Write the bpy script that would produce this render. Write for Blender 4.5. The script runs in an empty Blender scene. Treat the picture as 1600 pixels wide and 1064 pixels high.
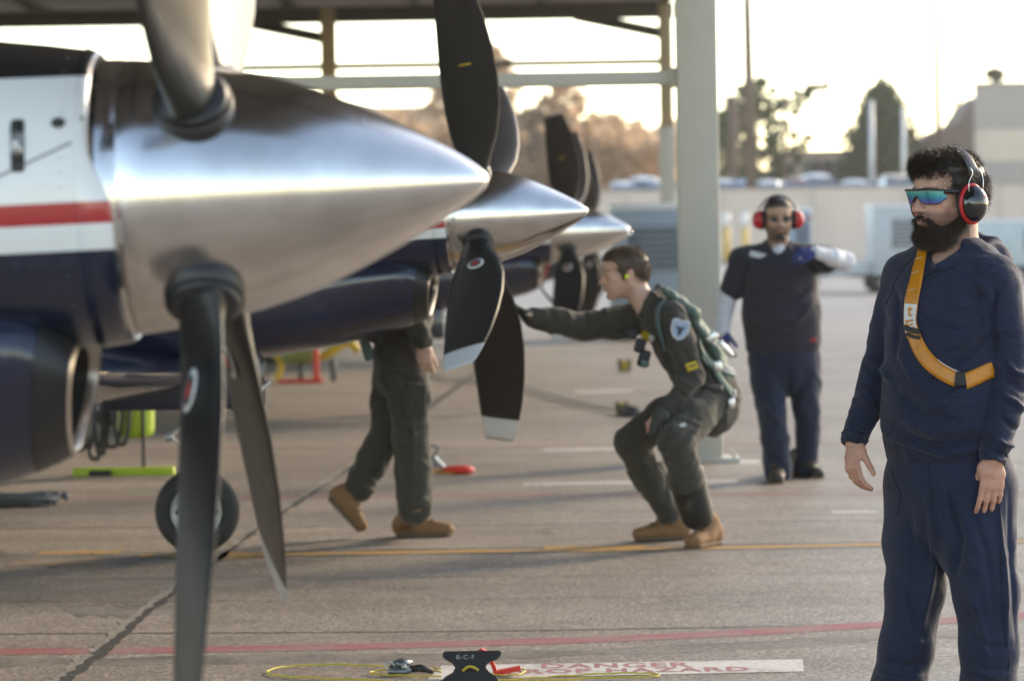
import bpy, bmesh, math, random
import numpy as np
from mathutils import Matrix, Vector
random.seed(7); RNG = np.random.default_rng(7)
R_ = math.radians
scene = bpy.context.scene
COL = scene.collection

# ------------------------------------------------------------------ camera
CAM_H = 1.52
FPX = 5800.0                      # focal length in photo pixels (1600 wide)
PITCH = math.atan(168.0 / FPX)    # looking slightly down
ROLL = R_(0.9)
cam_d = bpy.data.cameras.new('camera'); cam = bpy.data.objects.new('camera', cam_d); COL.objects.link(cam)
cam_d.sensor_width = 36.0; cam_d.sensor_fit = 'HORIZONTAL'; cam_d.lens = FPX / 1600 * 36.0
cam_d.clip_start = 0.1; cam_d.clip_end = 4000
cam_d.dof.use_dof = True; cam_d.dof.focus_distance = 11.25; cam_d.dof.aperture_fstop = 4.5
cam_d.dof.aperture_blades = 0
CAM_M = Matrix.Rotation(math.pi / 2 - PITCH, 3, 'X') @ Matrix.Rotation(-ROLL, 3, 'Z')
cam.matrix_world = Matrix.Translation((0, 0, CAM_H)) @ CAM_M.to_4x4()
scene.camera = cam

# ------------------------------------------------------------------ light
SUN_AZ, SUN_EL = R_(46), R_(24)      # azimuth: right of straight ahead
world = bpy.data.worlds.new('World'); scene.world = world; world.use_nodes = True
wn = world.node_tree.nodes; wl = world.node_tree.links; wn.clear()
sky = wn.new('ShaderNodeTexSky'); sky.sky_type = 'NISHITA'; sky.sun_disc = False
sky.sun_elevation = SUN_EL; sky.sun_rotation = SUN_AZ
sky.air_density = 0.8; sky.dust_density = 0.4; sky.ozone_density = 1.0
wb = wn.new('ShaderNodeBackground'); wb.inputs['Strength'].default_value = 0.15
wo = wn.new('ShaderNodeOutputWorld'); wl.new(sky.outputs[0], wb.inputs[0]); wl.new(wb.outputs[0], wo.inputs[0])
sun_d = bpy.data.lights.new('sun', 'SUN'); sun = bpy.data.objects.new('sun', sun_d); COL.objects.link(sun)
sun_d.energy = 1.05; sun_d.angle = R_(14); sun_d.color = (1.0, 0.90, 0.78)
_sd = Vector((math.sin(SUN_AZ) * math.cos(SUN_EL), math.cos(SUN_AZ) * math.cos(SUN_EL), math.sin(SUN_EL)))
sun.rotation_euler = _sd.to_track_quat('Z', 'Y').to_euler()
scene.view_settings.view_transform = 'Standard'; scene.view_settings.look = 'None'
scene.view_settings.gamma = 1.0; scene.view_settings.exposure = 1.86
scene.view_settings.use_curve_mapping = False
scene.view_settings.use_white_balance = True; scene.view_settings.white_balance_temperature = 8400; scene.view_settings.white_balance_tint = 10
scene.cycles.use_denoising = True
scene.cycles.max_bounces = 8; scene.cycles.transparent_max_bounces = 8
scene.cycles.sample_clamp_indirect = 8.0

# ------------------------------------------------------------------ measuring helpers
def ray(px, py):
    return CAM_M @ Vector(((px - 800) / FPX, -(py - 532) / FPX, -1.0))
def P(px, py, d):
    """world point seen at photo pixel (px,py) at distance d along the world Y axis"""
    v = ray(px, py); return Vector((0, 0, CAM_H)) + v * (d / v.y)
def G(px, py, z=0.0):
    v = ray(px, py); t = (z - CAM_H) / v.z; return Vector((0, 0, CAM_H)) + v * t

# ------------------------------------------------------------------ mesh helpers
def mk_mesh(name, V, F, mat=None, smooth=True):
    me = bpy.data.meshes.new(name)
    V = np.asarray(V, dtype=np.float32).reshape(-1, 3)
    me.from_pydata(V.tolist(), [], F if isinstance(F, list) else F.tolist())
    if mat is not None: me.materials.append(mat)
    if smooth:
        me.polygons.foreach_set('use_smooth', [True] * len(me.polygons))
    me.update(); return me
def big_mesh(name, V, Q, mat=None):
    """fast path for large all-quad or all-tri numpy meshes"""
    me = bpy.data.meshes.new(name); n = len(V); Q = np.asarray(Q, dtype=np.int32); k = Q.shape[1]
    me.vertices.add(n); me.vertices.foreach_set('co', np.asarray(V, dtype=np.float32).ravel())
    me.loops.add(Q.size); me.loops.foreach_set('vertex_index', Q.ravel())
    me.polygons.add(len(Q)); me.polygons.foreach_set('loop_start', np.arange(0, Q.size, k, dtype=np.int32))
    me.polygons.foreach_set('use_smooth', np.ones(len(Q), dtype=bool))
    if mat is not None: me.materials.append(mat)
    me.update(calc_edges=True); me.validate(); return me
def link(name, me, parent=None, loc=None, rot=None):
    o = bpy.data.objects.new(name, me); COL.objects.link(o)
    if parent is not None: o.parent = parent
    if loc is not None: o.location = loc
    if rot is not None: o.rotation_euler = rot
    return o
def tag(o, label=None, cat=None, group=None, kind=None):
    if label: o['label'] = label
    if cat: o['category'] = cat
    if group: o['group'] = group
    if kind: o['kind'] = kind
    return o
def thing(name, label, cat, loc=(0, 0, 0), rz=0.0, group=None):
    o = bpy.data.objects.new(name, None); COL.objects.link(o); o.empty_display_size = 0.1
    o.location = loc; o.rotation_euler = (0, 0, rz)
    return tag(o, label, cat, group)
def part(t, name, VF, mat, smooth=True, world=False, sharp=None):
    V, F = VF; V = np.asarray(V, dtype=np.float64).reshape(-1, 3)
    if world:
        b = t
        off = np.zeros(3)
        while b is not None:
            off = off + np.array(b.location); b = b.parent
        V = V - off
    me = mk_mesh(name, V, F, mat, smooth)
    if smooth and sharp:
        try: me.set_sharp_from_angle(angle=R_(sharp))
        except Exception: pass
    return link(name, me, t)
def join(*parts):
    V, F, n = [], [], 0
    for v, f in parts:
        v = np.asarray(v, dtype=np.float64).reshape(-1, 3); V.append(v)
        F += [tuple(int(i) + n for i in q) for q in f]; n += len(v)
    return np.concatenate(V), F
def xf(VF, M):
    V, F = VF; V = np.asarray(V); M = np.array(M)
    return V @ M[:3, :3].T + M[:3, 3], F
def loft(rings, close=True, cap0=False, cap1=False):
    rings = [np.asarray(r, dtype=np.float64) for r in rings]; m = len(rings[0]); V = np.concatenate(rings); F = []
    for i in range(len(rings) - 1):
        for j in range(m if close else m - 1):
            k = (j + 1) % m
            F.append((i * m + j, i * m + k, (i + 1) * m + k, (i + 1) * m + j))
    if cap0: F.append(tuple(range(m - 1, -1, -1)))
    if cap1: F.append(tuple((len(rings) - 1) * m + j for j in range(m)))
    return V, F
def frame(d):
    d = np.asarray(d, dtype=np.float64); d = d / (np.linalg.norm(d) + 1e-12)
    a = np.array([0, 0, 1.0]) if abs(d[2]) < 0.9 else np.array([1.0, 0, 0])
    u = np.cross(a, d); u /= np.linalg.norm(u); w = np.cross(d, u); return d, u, w
def tube(path, r, n=10, cap=True):
    path = np.asarray([tuple(p) for p in path], dtype=np.float64); rs = np.broadcast_to(np.asarray(r, dtype=np.float64), (len(path),))
    rings = []; pu = None
    for i, p in enumerate(path):
        d = path[min(i + 1, len(path) - 1)] - path[max(i - 1, 0)]
        d, u, w = frame(d)
        if pu is not None:
            u = pu - d * np.dot(pu, d); u /= (np.linalg.norm(u) + 1e-12); w = np.cross(d, u)
        pu = u; t = np.arange(n) * 2 * math.pi / n
        rings.append(p + rs[i] * (np.cos(t)[:, None] * u + np.sin(t)[:, None] * w))
    return loft(rings, True, cap, cap)
def cyl(a, b, r, n=16, r2=None):
    return tube([a, b], [r, r if r2 is None else r2], n)
def box(c, s, bev=0.0, rot=None, seg=2):
    bm = bmesh.new(); bmesh.ops.create_cube(bm, size=1.0)
    bmesh.ops.scale(bm, vec=s, verts=bm.verts)
    if bev > 0: bmesh.ops.bevel(bm, geom=bm.edges[:], offset=bev, segments=seg, profile=0.5, affect='EDGES')
    bm.verts.ensure_lookup_table()
    V = np.array([v.co[:] for v in bm.verts]); F = [tuple(v.index for v in f.verts) for f in bm.faces]; bm.free()
    if rot is not None: V = V @ np.array(rot.to_3x3() if hasattr(rot, 'to_3x3') else rot).T
    return V + np.array(c), F
def lathe_x(profile, n=48):
    """profile = [(x, r)...] turned about the X axis"""
    t = np.arange(n) * 2 * math.pi / n; rings = []
    for x, r in profile:
        rings.append(np.stack([np.full(n, x), r * np.cos(t), r * np.sin(t)], 1))
    return loft(rings)
def torus(c, axis, R, r, n=32, m=10):
    d, u, w = frame(axis); c = np.asarray(c, dtype=float); rings = []
    for i in range(n):
        a = 2 * math.pi * i / n; e = math.cos(a) * u + math.sin(a) * w
        t = np.arange(m) * 2 * math.pi / m
        rings.append(c + e * R + r * (np.cos(t)[:, None] * e + np.sin(t)[:, None] * d))
    V, F = loft(rings)
    m_ = m; k = (n - 1) * m_
    F += [(k + j, k + (j + 1) % m_, (j + 1) % m_, j) for j in range(m_)]
    return V, F
def catmull(pts, k=8):
    pts = np.asarray([tuple(p) for p in pts], dtype=np.float64)
    q = np.vstack([2 * pts[0] - pts[1], pts, 2 * pts[-1] - pts[-2]]); out = []
    for i in range(1, len(q) - 2):
        for s in np.linspace(0, 1, k, endpoint=False):
            a, b, c, d = q[i - 1], q[i], q[i + 1], q[i + 2]
            out.append(0.5 * ((2 * b) + (c - a) * s + (2 * a - 5 * b + 4 * c - d) * s * s + (3 * b - a - 3 * c + d) * s ** 3))
    out.append(pts[-1]); return np.array(out)
def plate(outline, thick, M=None):
    """extruded outline in XY, centred on z"""
    n = len(outline); o = np.asarray(outline, dtype=np.float64)
    V = np.vstack([np.c_[o, np.full(n, -thick / 2)], np.c_[o, np.full(n, thick / 2)]])
    F = [tuple(range(n - 1, -1, -1)), tuple(range(n, 2 * n))] + [(i, (i + 1) % n, n + (i + 1) % n, n + i) for i in range(n)]
    return (V, F) if M is None else xf((V, F), M)

# ------------------------------------------------------------------ materials
def mat(name, color, rough=0.6, metal=0.0, var=0.0, vscale=8.0, bump=0.0, bscale=60.0, spec=0.5, coat=0.0, sub=0.0, stretch=None, aniso=0.0, trans=0.0, sheen=0.0):
    m = bpy.data.materials.new(name); m.use_nodes = True; nt = m.node_tree; b = nt.nodes['Principled BSDF']
    c = (*color, 1.0)
    b.inputs['Base Color'].default_value = c; b.inputs['Roughness'].default_value = rough; b.inputs['Metallic'].default_value = metal
    b.inputs['Specular IOR Level'].default_value = spec; b.inputs['Coat Weight'].default_value = coat
    b.inputs['Coat Roughness'].default_value = 0.05; b.inputs['Anisotropic'].default_value = aniso
    b.inputs['Transmission Weight'].default_value = trans
    if sheen: b.inputs['Sheen Weight'].default_value = sheen; b.inputs['Sheen Roughness'].default_value = 0.5
    if sub: b.inputs['Subsurface Weight'].default_value = sub; b.inputs['Subsurface Radius'].default_value = (0.012, 0.005, 0.003); b.inputs['Subsurface Scale'].default_value = 1.0
    tc = nt.nodes.new('ShaderNodeTexCoord'); src = tc.outputs['Object']
    if stretch:
        mp = nt.nodes.new('ShaderNodeMapping'); mp.inputs['Scale'].default_value = stretch; nt.links.new(src, mp.inputs[0]); src = mp.outputs[0]
    if var:
        n = nt.nodes.new('ShaderNodeTexNoise'); n.inputs['Scale'].default_value = vscale; n.inputs['Detail'].default_value = 6
        n.inputs['Roughness'].default_value = 0.62; nt.links.new(src, n.inputs['Vector'])
        mr = nt.nodes.new('ShaderNodeMapRange'); mr.inputs[1].default_value = 0.25; mr.inputs[2].default_value = 0.75
        mr.inputs[3].default_value = 1 - var; mr.inputs[4].default_value = 1 + var; nt.links.new(n.outputs[0], mr.inputs[0])
        mx = nt.nodes.new('ShaderNodeVectorMath'); mx.operation = 'SCALE'; mx.inputs[0].default_value = color
        nt.links.new(mr.outputs[0], mx.inputs['Scale']); nt.links.new(mx.outputs[0], b.inputs['Base Color'])
        rr = nt.nodes.new('ShaderNodeMapRange'); rr.inputs[1].default_value = 0.25; rr.inputs[2].default_value = 0.75
        rr.inputs[3].default_value = max(0.02, rough * (1 - var * 0.5)); rr.inputs[4].default_value = min(1, rough * (1 + var * 0.5)); nt.links.new(n.outputs[0], rr.inputs[0]); nt.links.new(rr.outputs[0], b.inputs['Roughness'])
    if bump:
        n2 = nt.nodes.new('ShaderNodeTexNoise'); n2.inputs['Scale'].default_value = bscale; n2.inputs['Detail'].default_value = 4
        nt.links.new(src, n2.inputs['Vector']); bp = nt.nodes.new('ShaderNodeBump'); bp.inputs['Strength'].default_value = bump
        bp.inputs['Distance'].default_value = 0.01; nt.links.new(n2.outputs[0], bp.inputs['Height']); nt.links.new(bp.outputs[0], b.inputs['Normal'])
    return m
# ================================================================== ground
def ground_material():
    m = bpy.data.materials.new('apron_concrete'); m.use_nodes = True; nt = m.node_tree; N = nt.nodes; L = nt.links; b = N['Principled BSDF']
    tc = N.new('ShaderNodeTexCoord')
    def noise(scale, detail=5, rough=0.6, vec=None, dist=0.0):
        n = N.new('ShaderNodeTexNoise'); n.inputs['Scale'].default_value = scale; n.inputs['Detail'].default_value = detail
        n.inputs['Roughness'].default_value = rough; n.inputs['Distortion'].default_value = dist; L.new(vec or tc.outputs['Object'], n.inputs['Vector']); return n.outputs[0]
    def ramp(src, stops):
        r = N.new('ShaderNodeValToRGB'); L.new(src, r.inputs[0]); e = r.color_ramp.elements
        while len(e) < len(stops): e.new(0.5)
        for i, (p, c) in enumerate(stops): e[i].position = p; e[i].color = (*c, 1)
        return r.outputs[0]
    def mix(f, a, c, mode='MIX'):
        x = N.new('ShaderNodeMix'); x.data_type = 'RGBA'; x.blend_type = mode
        if isinstance(f, float): x.inputs[0].default_value = f
        else: L.new(f, x.inputs[0])
        L.new(a, x.inputs[6])
        if isinstance(c, tuple): x.inputs[7].default_value = (*c, 1)
        else: L.new(c, x.inputs[7])
        return x.outputs[2]
    big = ramp(noise(0.35, 4, 0.55), [(0.30, (0.240, 0.205, 0.176)), (0.70, (0.315, 0.270, 0.232))])
    mid = ramp(noise(2.3, 6, 0.65), [(0.28, (0.80, 0.80, 0.80)), (0.72, (1.12, 1.10, 1.08))])
    c = mix(1.0, big, mid, 'MULTIPLY')
    # aggregate: pale and dark chips
    v = N.new('ShaderNodeTexVoronoi'); v.inputs['Scale'].default_value = 70; L.new(tc.outputs['Object'], v.inputs['Vector'])
    sx = N.new('ShaderNodeSeparateColor'); L.new(v.outputs['Color'], sx.inputs[0])
    chips = ramp(sx.outputs[0], [(0.0, (0.42, 0.42, 0.42)), (0.30, (0.86, 0.86, 0.86)), (0.78, (1.08, 1.08, 1.08)), (1.0, (1.95, 1.92, 1.88))])
    c = mix(0.75, c, mix(1.0, c, chips, 'MULTIPLY'))
    fine = ramp(noise(130, 3, 0.7), [(0.35, (0.72, 0.72, 0.72)), (0.65, (1.25, 1.24, 1.22))])
    c = mix(0.8, c, mix(1.0, c, fine, 'MULTIPLY'))
    # long dusty streaks across the parking rows and scattered oil stains
    mp = N.new('ShaderNodeMapping'); mp.inputs['Scale'].default_value = (0.25, 1.1, 1.0); L.new(tc.outputs['Object'], mp.inputs[0])
    streak = ramp(noise(1.2, 5, 0.6, mp.outputs[0], 0.6), [(0.40, (1.03, 1.03, 1.03)), (0.60, (0.80, 0.78, 0.76)), (0.75, (0.64, 0.61, 0.58))])
    c = mix(0.75, c, mix(1.0, c, streak, 'MULTIPLY'))
    oil = N.new('ShaderNodeMapRange'); oil.inputs[1].default_value = 0.66; oil.inputs[2].default_value = 0.76; oil.inputs[3].default_value = 0; oil.inputs[4].default_value = 0.55
    L.new(noise(0.9, 3, 0.5, None, 0.8), oil.inputs[0]); c = mix(oil.outputs[0], c, (0.075, 0.066, 0.058))
    L.new(c, b.inputs['Base Color'])
    rr = N.new('ShaderNodeMapRange'); rr.inputs[3].default_value = 0.46; rr.inputs[4].default_value = 0.74; L.new(noise(1.7, 5), rr.inputs[0]); L.new(rr.outputs[0], b.inputs['Roughness'])
    b.inputs['Specular IOR Level'].default_value = 0.45
    bp = N.new('ShaderNodeBump'); bp.inputs['Strength'].default_value = 0.55; bp.inputs['Distance'].default_value = 0.004
    add = N.new('ShaderNodeMath'); add.operation = 'ADD'; L.new(noise(130, 3, 0.7), add.inputs[0]); L.new(v.outputs['Distance'], add.inputs[1]); L.new(add.outputs[0], bp.inputs['Height'])
    L.new(bp.outputs[0], b.inputs['Normal'])
    return m
M_GROUND = ground_material()
_gv, _gf = [], []
for i, x in enumerate((-250, -60, 60, 250)):
    for j, y in enumerate((-60, 80, 184, 430)):
        _gv.append((x, y, 0.0))
for i in range(3):
    for j in range(3): _gf.append((i * 4 + j, (i + 1) * 4 + j, (i + 1) * 4 + j + 1, i * 4 + j + 1))
ground = link('ground', mk_mesh('ground', _gv, _gf, M_GROUND, False)); tag(ground, 'speckled tan grey concrete aircraft apron with worn painted lines', kind='structure')

def paint_mat(name, color, wear=0.5, base=None):
    m = bpy.data.materials.new(name); m.use_nodes = True; nt = m.node_tree; N = nt.nodes; L = nt.links; b = N['Principled BSDF']
    tc = N.new('ShaderNodeTexCoord'); n = N.new('ShaderNodeTexNoise'); n.inputs['Scale'].default_value = 34; n.inputs['Detail'].default_value = 8; n.inputs['Roughness'].default_value = 0.75
    L.new(tc.outputs['Object'], n.inputs['Vector'])
    n2 = N.new('ShaderNodeTexNoise'); n2.inputs['Scale'].default_value = 3.0; n2.inputs['Detail'].default_value = 4; L.new(tc.outputs['Object'], n2.inputs['Vector'])
    a = N.new('ShaderNodeMath'); a.operation = 'MULTIPLY_ADD'; a.inputs[1].default_value = 0.45; L.new(n2.outputs[0], a.inputs[0]); 
    k = N.new('ShaderNodeMath'); k.operation = 'MULTIPLY'; k.inputs[1].default_value = 0.75; L.new(n.outputs[0], k.inputs[0]); L.new(k.outputs[0], a.inputs[2])
    r = N.new('ShaderNodeMapRange'); r.inputs[1].default_value = 0.50 + 0.12 * (1 - wear); r.inputs[2].default_value = 0.66 + 0.12 * (1 - wear); r.inputs[3].default_value = 0.0; r.inputs[4].default_value = 0.85; L.new(a.outputs[0], r.inputs[0])
    x = N.new('ShaderNodeMix'); x.data_type = 'RGBA'; L.new(r.outputs[0], x.inputs[0]); x.inputs[6].default_value = (*color, 1); x.inputs[7].default_value = (*(base or (0.24, 0.21, 0.185)), 1)
    L.new(x.outputs[2], b.inputs['Base Color']); b.inputs['Roughness'].default_value = 0.7
    bp = N.new('ShaderNodeBump'); bp.inputs['Strength'].default_value = 0.4; bp.inputs['Distance'].default_value = 0.003; L.new(n.outputs[0], bp.inputs['Height']); L.new(bp.outputs[0], b.inputs['Normal'])
    return m
M_RED_P = paint_mat('worn_red_paint', (0.30, 0.075, 0.085), 0.55)
M_RED_P2 = paint_mat('faded_red_paint', (0.27, 0.10, 0.10), 0.75)
M_YEL_P = paint_mat('worn_yellow_paint', (0.46, 0.235, 0.035), 0.4)
M_WHITE_P = paint_mat('worn_white_paint', (0.60, 0.575, 0.55), 0.35)
M_BLACK_P = paint_mat('black_line_border', (0.04, 0.036, 0.033), 0.5)
M_TAR = mat('joint_sealant', (0.055, 0.052, 0.048), 0.5, var=0.3, vscale=12, bump=0.5, bscale=40)
M_TARL = mat('weathered_sealant', (0.25, 0.22, 0.19), 0.6, var=0.35, vscale=9, bump=0.5, bscale=40)
M_STAIN = paint_mat('oil_stain', (0.075, 0.062, 0.050), 0.9)

def strip(name, pts, w, z, m, wob=0.0, k=10):
    p = catmull([Vector((q.x, q.y, 0)) for q in pts], k) if len(pts) > 2 else np.array([tuple(q) for q in [pts[0] + (pts[1] - pts[0]) * t for t in np.linspace(0, 1, 40)]])
    d = np.gradient(p, axis=0); d /= np.linalg.norm(d, axis=1)[:, None] + 1e-9
    nrm = np.stack([-d[:, 1], d[:, 0], d[:, 2] * 0], 1); n = len(p)
    ws = np.broadcast_to(np.asarray(w, dtype=float), (n,)) * 0.5
    a = ws * (1 + wob * RNG.normal(size=n)); c = ws * (1 + wob * RNG.normal(size=n))
    V = np.empty((2 * n, 3)); V[0::2] = p + nrm * a[:, None]; V[1::2] = p - nrm * c[:, None]; V[:, 2] = z
    F = [(2 * i, 2 * i + 1, 2 * i + 3, 2 * i + 2) for i in range(n - 1)]
    return link(name, mk_mesh(name, V, F, m, False), ground)
Z1, Z2, Z3, Z4 = 0.0005, 0.0012, 0.0018, 0.0024
# near red line (curves up to the right)
strip('red_line', [G(-200, 1019), G(0, 1018), G(350, 1014), G(700, 1006), G(1050, 994), G(1400, 974), G(1640, 958), G(1900, 930)], 0.20, Z2, M_RED_P, 0.03, 14)
strip('red_line', [G(-300, 781), G(300, 778), G(900, 773), G(1500, 770), G(2000, 764)], 0.19, Z2, M_RED_P2, 0.05)
strip('red_line', [G(-300, 702), G(600, 698), G(1800, 690)], 0.14, Z2, M_RED_P2, 0.05)
# taxi line: yellow with black borders
_yl = [G(-200, 871), G(0, 870), G(400, 866), G(800, 860), G(1200, 854), G(1600, 845), G(1900, 838)]
strip('black_line_border', _yl, 0.36, Z1, M_BLACK_P, 0.08)
strip('yellow_line', _yl, 0.145, Z2, M_YEL_P, 0.04)
strip('yellow_patch', [G(850, 858), G(930, 857), G(1010, 855)], [0.05] * 3 + [0.28] * 9 + [0.32] * 4 + [0.20] * 5 if False else 0.30, Z3, M_YEL_P, 0.1)
strip('yellow_patch', [G(60, 864), G(120, 863), G(190, 862)], 0.16, Z3, M_YEL_P, 0.3)
strip('orange_stain', [G(20, 880), G(90, 879), G(160, 879)], 0.30, Z3, paint_mat('rusty_paint', (0.26, 0.13, 0.035), 0.8), 0.4)
strip('oil_stain', [G(-60, 876), G(80, 874), G(240, 874)], 0.55, Z2 + 0.0003, M_STAIN, 0.4)
strip('yellow_patch', [G(318, 874), G(345, 868), G(390, 862)], 0.30, Z3, M_YEL_P, 0.5)
# white dashes
for a, b_, y, w in ((848, 962, 702, 0.20), (818, 1152, 755, 0.19), (1300, 1372, 800, 0.10), (1120, 1186, 722, 0.30), (900, 990, 612, 0.35)):
    strip('white_line', [G(a, y + (b_ - a) * 0.004), G(b_, y - (b_ - a) * 0.012)], w, Z2, M_WHITE_P, 0.06)
# joints in the concrete
strip('pavement_joint', [G(40, 1110), G(100, 1062), G(165, 1012), G(215, 968), G(262, 930), G(330, 880), G(395, 830), G(460, 786), G(528, 742), G(600, 690), G(690, 622), G(760, 570)], 0.055, Z3, M_TAR, 0.22, 12)
strip('joint_edge', [G(22, 1110), G(86, 1062), G(152, 1012), G(206, 966), G(254, 929), G(324, 879), G(392, 829), G(457, 785), G(526, 741), G(598, 689)], 0.035, Z4, M_TARL, 0.5, 16)
for y0, y1, w, m_ in ((985, 972, 0.030, M_TAR), (820, 812, 0.035, M_TAR), (660, 650, 0.10, M_STAIN), (710, 704, 0.05, M_STAIN), (745, 735, 0.04, M_TAR), (590, 582, 0.10, M_STAIN), (900, 895, 0.012, M_TAR), (935, 920, 0.010, M_TAR)):
    strip('pavement_joint', [G(-200, y0 + 6), G(800, y0), G(1800, y1 - 6)], w, Z1 + 0.0003, m_, 0.22, 40)
strip('oil_stain', [G(575, 917), G(625, 916), G(680, 918)], 0.10, Z1, M_STAIN, 0.6)
strip('oil_stain', [G(-100, 1034), G(200, 1033), G(560, 1026)], 0.26, Z1, M_STAIN, 0.25)
strip('oil_stain', [G(560, 1028), G(900, 1020), G(1300, 1000), G(1560, 985)], 0.22, Z1, M_STAIN, 0.3)
strip('oil_stain', [G(110, 958), G(205, 954), G(300, 950)], 0.40, Z1, M_STAIN, 0.4)
strip('oil_stain', [G(400, 662), G(520, 660), G(640, 657)], 0.35, Z1, M_STAIN, 0.4)

# stencilled warning: white panel with red letters
def text_mesh(body, size, m, spacing=1.0, bold=0.0):
    cu = bpy.data.curves.new('txt', 'FONT'); cu.body = body; cu.size = size; cu.space_character = spacing; cu.offset = bold; cu.resolution_u = 3
    o = bpy.data.objects.new('txt', cu); COL.objects.link(o); bpy.context.view_layer.update()
    dg = bpy.context.evaluated_depsgraph_get(); e = o.evaluated_get(dg); me = bpy.data.meshes.new_from_object(e)
    bpy.data.objects.remove(o); bpy.data.curves.remove(cu); me.materials.clear(); me.materials.append(m); return me
def text_vf(body, size, spacing=1.0, bold=0.0):
    me = text_mesh(body, size, None, spacing, bold) if False else None
    cu = bpy.data.curves.new('txt', 'FONT'); cu.body = body; cu.size = size; cu.space_character = spacing; cu.offset = bold; cu.resolution_u = 3
    o = bpy.data.objects.new('txt', cu); COL.objects.link(o); bpy.context.view_layer.update()
    e = o.evaluated_get(bpy.context.evaluated_depsgraph_get()); me = e.to_mesh()
    V = np.array([v.co[:] for v in me.vertices]); F = [tuple(p.vertices) for p in me.polygons]; e.to_mesh_clear()
    bpy.data.objects.remove(o); bpy.data.curves.remove(cu); return V, F
_a, _b, _c, _d = G(668, 1062), G(1256, 1049), G(1254, 1030), G(690, 1040)
warn = link('warning_panel', mk_mesh('warning_panel', [(_a.x, _a.y, Z3), (_b.x, _b.y, Z3), (_c.x, _c.y, Z3), (_d.x, _d.y, Z3)], [(0, 1, 2, 3)], M_WHITE_P, False), ground)
M_REDTXT = mat('stencil_red', (0.33, 0.13, 0.13), 0.75, var=0.2, vscale=6)
for body, (l, r), (y0, y1) in (('DANGER', (846, 1082), (1044.8, 1037.6)), ('PROP HAZARD', (790, 1172), (1053.2, 1046.4))):
    V, F = text_vf(body, 1.0, 1.15, 0.03); V = V - V.min(0); V /= V.max(0) + 1e-9
    A = G(l, y0); B = G(r, y0 - (r - l) * 0.012); Cc = G(l, y1 + 0.0)
    W = np.array([np.array(A) + u * (np.array(B) - np.array(A)) + v * np.array([0, (Cc.y - A.y), 0]) for u, v, _ in V]); W[:, 2] = Z4
    link('warning_lettering', mk_mesh('warning_lettering', W, F, M_REDTXT, False), ground)
# ================================================================== training aircraft
def livery_mat():
    m = bpy.data.materials.new('aircraft_paint'); m.use_nodes = True; nt = m.node_tree; N = nt.nodes; L = nt.links; b = N['Principled BSDF']
    tc = N.new('ShaderNodeTexCoord'); s = N.new('ShaderNodeSeparateXYZ'); L.new(tc.outputs['Object'], s.inputs[0])
    r = N.new('ShaderNodeValToRGB'); r.color_ramp.interpolation = 'CONSTANT'
    mr = N.new('ShaderNodeMapRange'); mr.inputs[1].default_value = -1.0; mr.inputs[2].default_value = 1.0
    ma = N.new('ShaderNodeMath'); ma.operation = 'MULTIPLY_ADD'; ma.inputs[1].default_value = 0.035; L.new(s.outputs[0], ma.inputs[0]); L.new(s.outputs[2], ma.inputs[2])   # stripes droop slightly forward
    L.new(s.outputs[2], mr.inputs[0]); L.new(mr.outputs[0], r.inputs[0])
    navy, white, red, black = (0.010, 0.015, 0.036), (0.74, 0.75, 0.75), (0.42, 0.020, 0.025), (0.016, 0.016, 0.017)
    e = r.color_ramp.elements
    stops = [(-1.0, navy), (-0.106, white), (-0.054, red), (-0.016, white), (0.228, black)]
    while len(e) < len(stops): e.new(0.5)
    for i, (z, c) in enumerate(stops): e[i].position = (z * 0.94 + 1) / 2; e[i].color = (*c, 1)
    n = N.new('ShaderNodeTexNoise'); n.inputs['Scale'].default_value = 5; n.inputs['Detail'].default_value = 6; L.new(tc.outputs['Object'], n.inputs['Vector'])
    x = N.new('ShaderNodeMix'); x.data_type = 'RGBA'; x.blend_type = 'MULTIPLY'; x.inputs[0].default_value = 0.22; L.new(r.outputs[0], x.inputs[6])
    cr = N.new('ShaderNodeValToRGB'); cr.color_ramp.elements[0].position = 0.35; cr.color_ramp.elements[0].color = (0.7, 0.68, 0.65, 1); cr.color_ramp.elements[1].position = 0.6; L.new(n.outputs[0], cr.inputs[0]); L.new(cr.outputs[0], x.inputs[7])
    L.new(x.outputs[2], b.inputs['Base Color']); b.inputs['Roughness'].default_value = 0.28; b.inputs['Coat Weight'].default_value = 0.5; b.inputs['Coat Roughness'].default_value = 0.08
    return m
M_PAINT = livery_mat()
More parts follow.
